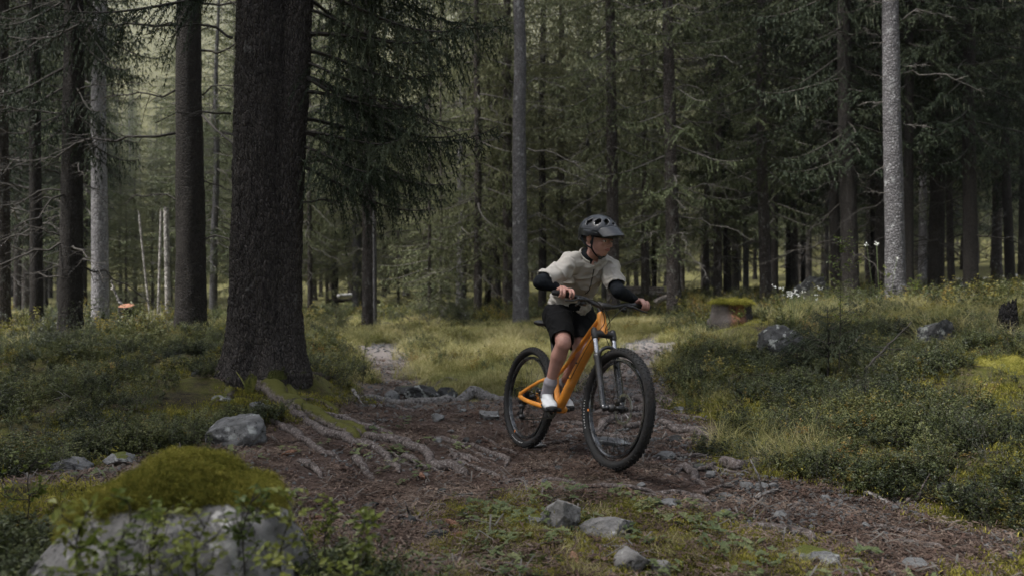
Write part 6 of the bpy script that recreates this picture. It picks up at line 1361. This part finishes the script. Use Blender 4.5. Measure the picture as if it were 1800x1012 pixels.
# slight roll of the head
HM = np.stack([hf, hl, hu], 1)
def HP(x, y, z): return hc + HM @ np.array([x, y, z], float)
pel = PT(1002, 552, 5.40); waist = PT(1008, 512, 5.33); chest = PT(1028, 478, 5.17); upch = PT(1032, 462, 5.09)
def limb(P, r, seg=18, n=26, lat_=None, asp=1.): P = catmull(P, n); k = len(r); return tube(P, np.interp(np.linspace(0, 1, n), np.linspace(0, 1, k), r), seg, lat_, asp)
body = [limb([hipR, (hipR + kneeR) / 2 + [0, -.01, .01], kneeR], [.075, .066, .056, .047]), limb([kneeR + [0, 0, .01], kneeR + (ankR - kneeR) * .35 + [-.004, .012, 0], ankR], [.046, .047, .051, .040, .032, .031]), ellipsoid(kneeR + [0.003, -.012, .004], (.040, .036, .046)),
        limb([hipL, (hipL + kneeL) / 2, kneeL], [.075, .064, .05]), limb([kneeL, kneeL + (ankL - kneeL) * .4 + [0, .012, 0], ankL], [.046, .050, .038, .031]),
        limb([pel, waist, chest, upch], [.12, .11, .125, .11], 24, 20, lat, .62), limb([upch, neckB, HP(-.025, 0, -.075)], [.06, .044, .041], 18, 12),
        limb([shR, elR], [.042, .036, .033]), limb([elR, wrR], [.034, .034, .026, .022]), limb([shL, elL], [.042, .036, .033]), limb([elL, wrL], [.034, .034, .026, .022]), limb([shR, upch, shL], [.045, .055, .045])]
# head: skull, face, jaw, nose, brow, lips, ears
head = [ellipsoid(HP(-.012, 0, .028), (.094, .072, .088), 18, 24, HM), ellipsoid(HP(.022, 0, -.025), (.062, .058, .072), 16, 22, HM), ellipsoid(HP(.040, 0, -.070), (.032, .034, .028), 12, 16, HM), limb([HP(-.035, .054, -.03), HP(0, .052, -.062), HP(.045, .016, -.086)], [.015, .017, .014], 10, 10), limb([HP(-.035, -.054, -.03), HP(0, -.052, -.062), HP(.045, -.016, -.086)], [.015, .017, .014], 10, 10),
        limb([HP(.078, 0, .008), HP(.092, 0, -.012), HP(.102, 0, -.026)], [.008, .009, .012], 10, 8), ellipsoid(HP(.092, .009, -.030), (.008, .008, .007), 8, 10, HM), ellipsoid(HP(.092, -.009, -.030), (.008, .008, .007), 8, 10, HM),
        ellipsoid(HP(.068, .024, .016), (.014, .022, .009), 8, 12, HM), ellipsoid(HP(.068, -.024, .016), (.014, .022, .009), 8, 12, HM), ellipsoid(HP(.062, .034, -.018), (.018, .018, .016), 10, 12, HM), ellipsoid(HP(.062, -.034, -.018), (.018, .018, .016), 10, 12, HM),
        ellipsoid(HP(.080, 0, -.050), (.012, .020, .010), 8, 12, HM)]
for s_ in (-1, 1): head += [limb([HP(-.014, s_ * .073, -.022), HP(-.020, s_ * .082, -.002), HP(-.014, s_ * .084, .018), HP(-.002, s_ * .079, .018)], [.006, .007, .007, .004], 8, 12), ellipsoid(HP(-.008, s_ * .074, -.002), (.008, .005, .018), 8, 10, HM)]
# hands: palm on the grip, thumb under, four fingers over it
def hand(g, w, s_, lever):
    # bar-wise frame: x forward, y outwards along the bar, z up
    X = BF; Y = BL * s_; Z = BU; Q = lambda a, b, c: g + X * a + Y * b + Z * c; out = []
    out.append(ellipsoid(Q(-.012, .0, .026), (.040, .040, .017), 12, 16, np.stack([X, Y, Z], 1))); out.append(limb([w, Q(-.035, .0, .030), Q(.0, 0, .030)], [.023, .025, .022], 14, 10))
    for k, (b, ln) in enumerate(((-.034, 1.0), (-.011, 1.08), (.011, 1.02), (.032, .84))):
        kn = Q(.016, b * .9, .031)
        if k in lever: P = [kn, Q(.048 * ln, b * 1.05, .024), Q(.068 * ln, b * 1.05 + .002, .002), Q(.060 * ln, b, -.018)]
        else: P = [kn, Q(.036 * ln, b, .014), Q(.034 * ln, b, -.012), Q(.012, b, -.024 * ln)]
        out.append(limb(P, [.0098, .0090, .0084, .0072], 10, 16))
    out.append(limb([Q(-.022, -.030, .018), Q(-.022, -.046, .0), Q(-.004, -.050, -.017), Q(.012, -.046, -.022)], [.012, .0105, .0095, .0085], 10, 14)); return out
body += head + hand(gR, wrR, -1, (0, 1)) + hand(gL, wrL, 1, (0,))
# feet inside the shoes
def footpts(ank, yaw, pitch=0.):
    d = norm(BF * math.cos(yaw) + (-BL) * math.sin(yaw)); d = norm(d + np.array([0, 0, pitch])); return d
dR, dL = footpts(ankR, R(18), -.12), footpts(ankL, R(8), -.22)
for an, d in ((ankR, dR), (ankL, dL)): body.append(limb([an, an - [0, 0, .05] + d * .02, an - [0, 0, .072] + d * .12], [.032, .032, .026], 12, 10))
BV, BFc = remesh('body', *join(body), .0042, 2)
bo = wob('body', BV, BFc, SKIN, rider)
# face detail
EYEW = plain('eye_white', (.6, .58, .55), .3, 0, .02); IRIS = plain('iris', (.03, .018, .012), .2); LIP = plain('lips', (.30, .11, .09), .5); HAIR = plain('hair', (.022, .014, .010), .6, 0, .4)
for s_ in (-1, 1):
    wob('eye', *ellipsoid(HP(.0715, s_ * .027, -.002), (.011, .0125, .0085), 10, 14, HM), EYEW, rider); wob('iris', *ellipsoid(HP(.0795, s_ * .0285, -.003), (.0045, .0055, .0058), 8, 10, HM), IRIS, rider)
    wob('eyebrow', *limb([HP(.082, s_ * .010, .022), HP(.081, s_ * .026, .027), HP(.070, s_ * .042, .021)], [.0035, .0042, .0025], 8, 10), HAIR, rider)
    wob('eyelid', *limb([HP(.080, s_ * .015, .003), HP(.083, s_ * .027, .0065), HP(.075, s_ * .039, .002)], [.0022, .0028, .0022], 8, 10), SKIN, rider)
wob('lips', *join([limb([HP(.080, -.019, -.054), HP(.089, -.008, -.0500), HP(.0905, 0, -.0512), HP(.089, .008, -.0500), HP(.080, .019, -.054)], [.002, .004, .0036, .004, .002], 8, 14), limb([HP(.079, -.017, -.0565), HP(.0885, 0, -.0595), HP(.079, .017, -.0565)], [.002, .0052, .002], 8, 12)]), LIP, rider)
hr = [ellipsoid(HP(-.022, 0, .022), (.096, .0765, .088), 16, 24, HM)]; hv, hfc = join(hr); keep = [f for f in hfc if (((hv[list(f)].mean(0) - hc) @ HM)[0] < .0 and ((hv[list(f)].mean(0) - hc) @ HM)[2] > -.045)]; wob('hair', hv, keep, HAIR, rider)
# clothes
def garment(name, parts, vox, mat, sm=3, wr_=.006, wf_=9, clipf=None):
    V, F = remesh(name, *join(parts), vox, sm); nn = fbm(V[:, 0] * wf_, V[:, 1] * wf_, V[:, 2] * wf_ * 1.6, o=3); fo = 1 - np.abs(fbm(V[:, 0] * 13 + V[:, 2] * 9, V[:, 1] * 13, V[:, 2] * 10, o=2)) * 3
    me = mesh('t', V, F); nr = np.empty(len(V) * 3, np.float32); me.vertex_normals.foreach_get('vector', nr); V = V + nr.reshape(-1, 3) * (nn * wr_ * 1.5 + np.clip(fo, 0, 1) ** 2 * wr_ * .8)[:, None]; bpy.data.meshes.remove(me)
    if clipf is not None: c_ = clipf(V); F = [f for f in F if all(c_[i] for i in f)]
    return wob(name, V, F, mat, rider)
pelS = PT(1001, 541, 5.385)
tors = [limb([pelS, waist, chest, upch], [.146, .142, .150, .125], 28, 26, lat, .70), limb([shR - [.0, 0, -.004], upch + [0, 0, .006], shL], [.062, .072, .062], 20, 16), limb([upch, neckB + [0, 0, -.016]], [.085, .058], 20, 10)]
slR, slL = shR + (elR - shR) * .80, shL + (elL - shL) * .76
tors += [limb([shR, shR + (slR - shR) * .5 + [0, 0, -.006], slR], [.064, .060, .058], 20, 14), limb([shL, shL + (slL - shL) * .5, slL], [.064, .060, .058], 20, 14)]
def hem(V):
    n1 = norm(elR - shR); n2 = norm(elL - shL); a = norm(waist - pelS)
    return ~(((V - slR) @ n1 > .012) & (np.linalg.norm(V - slR, axis=1) < .10)) & ~(((V - slL) @ n2 > .012) & (np.linalg.norm(V - slL, axis=1) < .10)) & ((V - pelS) @ a > -.035 + .012 * np.sin(V[:, 0] * 40)) & ~(((V - neckB) @ norm(hc - neckB) > -.004) & (np.linalg.norm(V - neckB, axis=1) < .075))
shirt = garment('shirt', tors, .006, SHIRT, 3, .014, 8, hem); sm_ = shirt.modifiers.new('thickness', 'SOLIDIFY'); sm_.thickness = .0035; sm_.offset = -1
cdir = norm(np.cross(lat, norm(upch - waist))); cdir = cdir * (-1 if cdir[1] > 0 else 1)
def onchest(u, off=.0): p = upch + (waist - upch) * u; return p + cdir * (np.interp(u, [0, .4, 1], [.088, .104, .100]) + off)
under = [limb([upch + [0, 0, .0], neckB + [0, 0, .0], neckB + (hc - neckB) * .16], [.070, .050, .046], 20, 10)]; garment('undershirt', under, .005, SLEEVE, 2, .002)
# forearm sleeves
for (a, b, c) in ((shR, elR, wrR), (shL, elL, wrL)):
    p0 = a + (b - a) * .62; garment('arm_sleeve', [limb([p0, b], [.047, .044], 16, 12), limb([b, b + (c - b) * .93], [.044, .042, .034, .029], 16, 16), ellipsoid(b + norm(b - (a + c) / 2) * .006, (.042, .042, .042))], .005, SLEEVE, 2, .003, 16)
shor = [limb([hipR + (pel - hipR) * .1 + [0, 0, .02], hipR + (kneeR - hipR) * .86], [.094, .082, .070], 22, 20), limb([hipL + [0, 0, .02], hipL + (kneeL - hipL) * .80], [.095, .088, .076], 22, 20), limb([hipR + [0, 0, .01], hipL + [0, 0, .01]], [.098, .10, .096], 20, 10), limb([pel + [0, 0, -.01], pel + (waist - pel) * .6], [.128, .122], 22, 10, lat, .75)]
def hem2(V):
    nR, nL = norm(kneeR - hipR), norm(kneeL - hipL); eR, eL = hipR + (kneeR - hipR) * .86, hipL + (kneeL - hipL) * .80
    return ~(((V - eR) @ nR > .008) & (np.linalg.norm(V - eR, axis=1) < .12)) & ~(((V - eL) @ nL > .008) & (np.linalg.norm(V - eL, axis=1) < .12))
so = garment('shorts', shor, .006, SHORTS, 3, .006, 11, hem2); sm_ = so.modifiers.new('thickness', 'SOLIDIFY'); sm_.thickness = .003; sm_.offset = -1
# zip of the shirt: a line down the chest, found on the shirt surface
from mathutils.bvhtree import BVHTree
bv = BVHTree.FromObject(shirt, bpy.context.evaluated_depsgraph_get()); zp = []
for u in np.linspace(-.10, .62, 22):
    p = upch + (waist - upch) * u + cdir * .35 + lat * .012; o_ = Vector(p - ORG[rider.name]); h_ = bv.ray_cast(o_, Vector(-cdir))
    if h_[0] is not None: zp.append(np.array(h_[0]) + ORG[rider.name] + cdir * .001)
if len(zp) > 4: zt = tube(np.array(zp), .0042, 6, lat, .5); zz_ = wob('zip', *zt, plain('zip_tape', (.03, .03, .03), .7), rider)
# collar: low ring round the neck, open in front
cn = neckB + (upch - neckB) * .05; ax_ = norm(hc - upch); e1 = norm(cdir - ax_ * np.dot(cdir, ax_)); e2 = np.cross(ax_, e1)
ring_ = [cn + (e1 * math.cos(a) + e2 * math.sin(a)) * .060 + ax_ * (.010 - .012 * math.cos(a)) for a in np.linspace(R(20), R(340), 40)]
wob('collar', *tube(np.array(ring_), .0115, 8, ax_, .5), SHIRT, rider)
# socks and shoes
def shoe(an, kn, d, label, sd):
    up = norm(kn - an); s0 = an + up * .085; V, F = remesh('sock', *join([limb([an - up * .03, an, s0], [.036, .036, .0395, .041], 20, 16)]), .004, 1); V = V + 0; wob('sock', V, F, SOCK, rider)
    wob('sock_cuff', *tube([s0 - up * .028, s0 - up * .026, s0 - up * .002, s0], [.0405, .0430, .0435, .041], 24), SOCK, rider)
    side = norm(np.cross(d, [0, 0, 1])); n_ = np.cross(side, d); A = lambda f, l, h: an + d * f + side * l + n_ * h; M = np.stack([d, side, n_], 1)
    parts = [ellipsoid(A(-.035, 0, -.050), (.040, .034, .036), 12, 16, M), limb([A(-.03, 0, -.048), A(.04, 0, -.058), A(.105, .004, -.066), A(.155, .006, -.072)], [.038, .043, .048, .036], 18, 20, side, .62), limb([A(-.01, 0, -.005), A(.015, 0, -.035), A(.06, 0, -.050)], [.037, .036, .032], 16, 12), ellipsoid(A(.125, .004, -.070), (.052, .041, .024), 12, 18, M)]
    V, F = remesh('shoe', *join(parts), .0042, 3); sh = wob('shoe', V, F, SHOEW, rider); sh['label'] = label
    P = np.array([A(-.078, 0, -.090), A(-.05, 0, -.092), A(0, 0, -.094), A(.06, .002, -.095), A(.12, .004, -.094), A(.165, .006, -.090), A(.186, .006, -.085)]); V, F = tube(P, [.020, .034, .035, .037, .044, .037, .016], 20, side, .36)
    wob('sole', V, F, SOLE, rider); wob('toe_guard', *ellipsoid(A(.160, .005, -.078), (.030, .038, .018), 10, 16, M), SOLE, rider)
    for k in range(5): f = .035 + k * .018; hh = -.016 - k * .0075; wob('lace', *tube(catmull([A(f, -.024, hh - .008), A(f + .004, 0, hh + .003), A(f, .024, hh - .008)], 8), .0028, 6), SHOEW if k % 2 else SOCK, rider)
shoe(ankR, kneeR, dR, 'white shoe on the near pedal', -1); shoe(ankL, kneeL, dL, 'white shoe on the far pedal', 1)

# helmet with visor, vents and straps
def hel():
    c0 = np.array([-.010, 0, .042]); rx, ry, rz = .128, .098, .098; nu, nv = 96, 48; V = []; ok = {}
    vents = [(-.0, .62, .10, .17), (.0, 1.02, .10, .12), (.46, .74, .17, .24), (-.46, .74, .17, .24), (1.05, .70, .17, .24), (-1.05, .70, .17, .24), (1.62, .60, .17, .24), (-1.62, .60, .17, .24), (2.2, .80, .14, .17), (-2.2, .80, .14, .17), (3.14, .9, .14, .2), (.6, .25, .3, .10), (-.6, .25, .3, .10), (2.6, .38, .25, .12), (-2.6, .38, .25, .12)]
    F = []
    for j in range(nv):
        e = (math.pi / 2) * 1.0 - (math.pi / 2 + .24) * j / (nv - 1)
        for i in range(nu):
            a = 2 * math.pi * i / nu; rid = 1 + .03 * math.cos(6 * a) * math.cos(e) * (e > .1); x = rx * math.cos(e) * math.cos(a) * rid; y = ry * math.cos(e) * math.sin(a) * rid; z = rz * math.sin(e)
            if a > math.pi * .68 and a < math.pi * 1.32 and e < .1: z -= .045 * (1 - abs(a - math.pi) / (.32 * math.pi)) ** .5 * (.1 - e) / .34
            if x > .02 and e < 0: z *= .55
            V.append(HP(*(c0 + [x, y, z])))
    def hole(a, e):
        for va, ve, wa, we in vents:
            da = ((a - va + math.pi) % (2 * math.pi)) - math.pi
            if abs(da / wa * math.cos(max(e, .3)) + .35 * (e - ve) / we * (1 if va > 0 else -1)) + abs((e - ve) / (we * 1.15)) < 1: return True
        return False
    for j in range(nv - 1):
        for i in range(nu):
            a = 2 * math.pi * (i + .5) / nu; e = math.pi / 2 - (math.pi / 2 + .24) * (j + .5) / (nv - 1)
            if not hole(a, e): F.append((j * nu + i, j * nu + (i + 1) % nu, (j + 1) * nu + (i + 1) % nu, (j + 1) * nu + i))
    HB = metal('helmet_shell', (.012, .014, .018), .36, 0, .15); h = wob('helmet', np.array(V), F, HB, rider, True); s = h.modifiers.new('thickness', 'SOLIDIFY'); s.thickness = .012; s.offset = -1; h['label'] = 'matt black vented helmet with a visor'
    ORG[h.name] = ORG[rider.name]
    LIN = plain('helmet_liner', (.006, .006, .006), .9); V2, F2 = ellipsoid(HP(*(c0 + [0, 0, -.004])), (rx - .020, ry - .018, rz - .018), 20, 32, HM); F2 = [f for f in F2 if all(((V2[i] - hc) @ HM)[2] > .012 for i in f)]; wob('liner', V2, F2, LIN, h)
    # visor
    P = []; nx, ny = 14, 24
    for i in range(nx):
        for j in range(ny):
            u = i / (nx - 1); v = j / (ny - 1) * 2 - 1; a = v * 1.12 * (1 - .22 * u); ro = 1.0 + .50 * u * (1 - .18 * v * v); P.append(HP(c0[0] + rx * 1.02 * math.cos(a) * ro, ry * 1.05 * math.sin(a) * (1 + .10 * u), c0[2] + .036 - .036 * u - .030 * v * v * (1 - .2 * u) + .012 * (1 - u)))
    Fv = [(i * ny + j, i * ny + j + 1, (i + 1) * ny + j + 1, (i + 1) * ny + j) for i in range(nx - 1) for j in range(ny - 1)]
    vz = wob('visor', np.array(P), Fv, HB, h); s = vz.modifiers.new('thickness', 'SOLIDIFY'); s.thickness = .004
    for s_ in (-1, 1):
        wob('strap', *tube(catmull([HP(.030, s_ * .088, .026), HP(.024, s_ * .084, -.02), HP(.016, s_ * .073, -.055), HP(.030, s_ * .040, -.098), HP(.034, 0, -.110)], 24), .008, 8, HM @ np.array([1., 0, 0]), .25), SLEEVE, h)
        wob('strap', *tube(catmull([HP(-.070, s_ * .086, .010), HP(-.040, s_ * .086, -.03), HP(.014, s_ * .075, -.056)], 16), .007, 8, HM @ np.array([1., 0, 0]), .25), SLEEVE, h)
    wob('buckle', *box(HP(.036, -.012, -.108), (.018, .010, .022), HM), BLACKP, h)
hel()

# ------------------------------------------------------------------ thin morning air between the trees
def build_haze():
    m = bpy.data.materials.new('haze'); m.use_nodes = True; t = m.node_tree; t.nodes.clear(); o = t.nodes.new('ShaderNodeOutputMaterial'); v = t.nodes.new('ShaderNodeVolumePrincipled')
    v.inputs['Color'].default_value = (.80, .86, .92, 1); v.inputs['Density'].default_value = HAZE; v.inputs['Anisotropy'].default_value = .2; t.links.new(v.outputs[0], o.inputs['Volume'])
    V, F = box((0, 0, 97), (1960, 1960, 204)); tag(ob('haze', mesh('haze', V, F, m, False)), kind='stuff')
HAZE = .00025
build_haze()
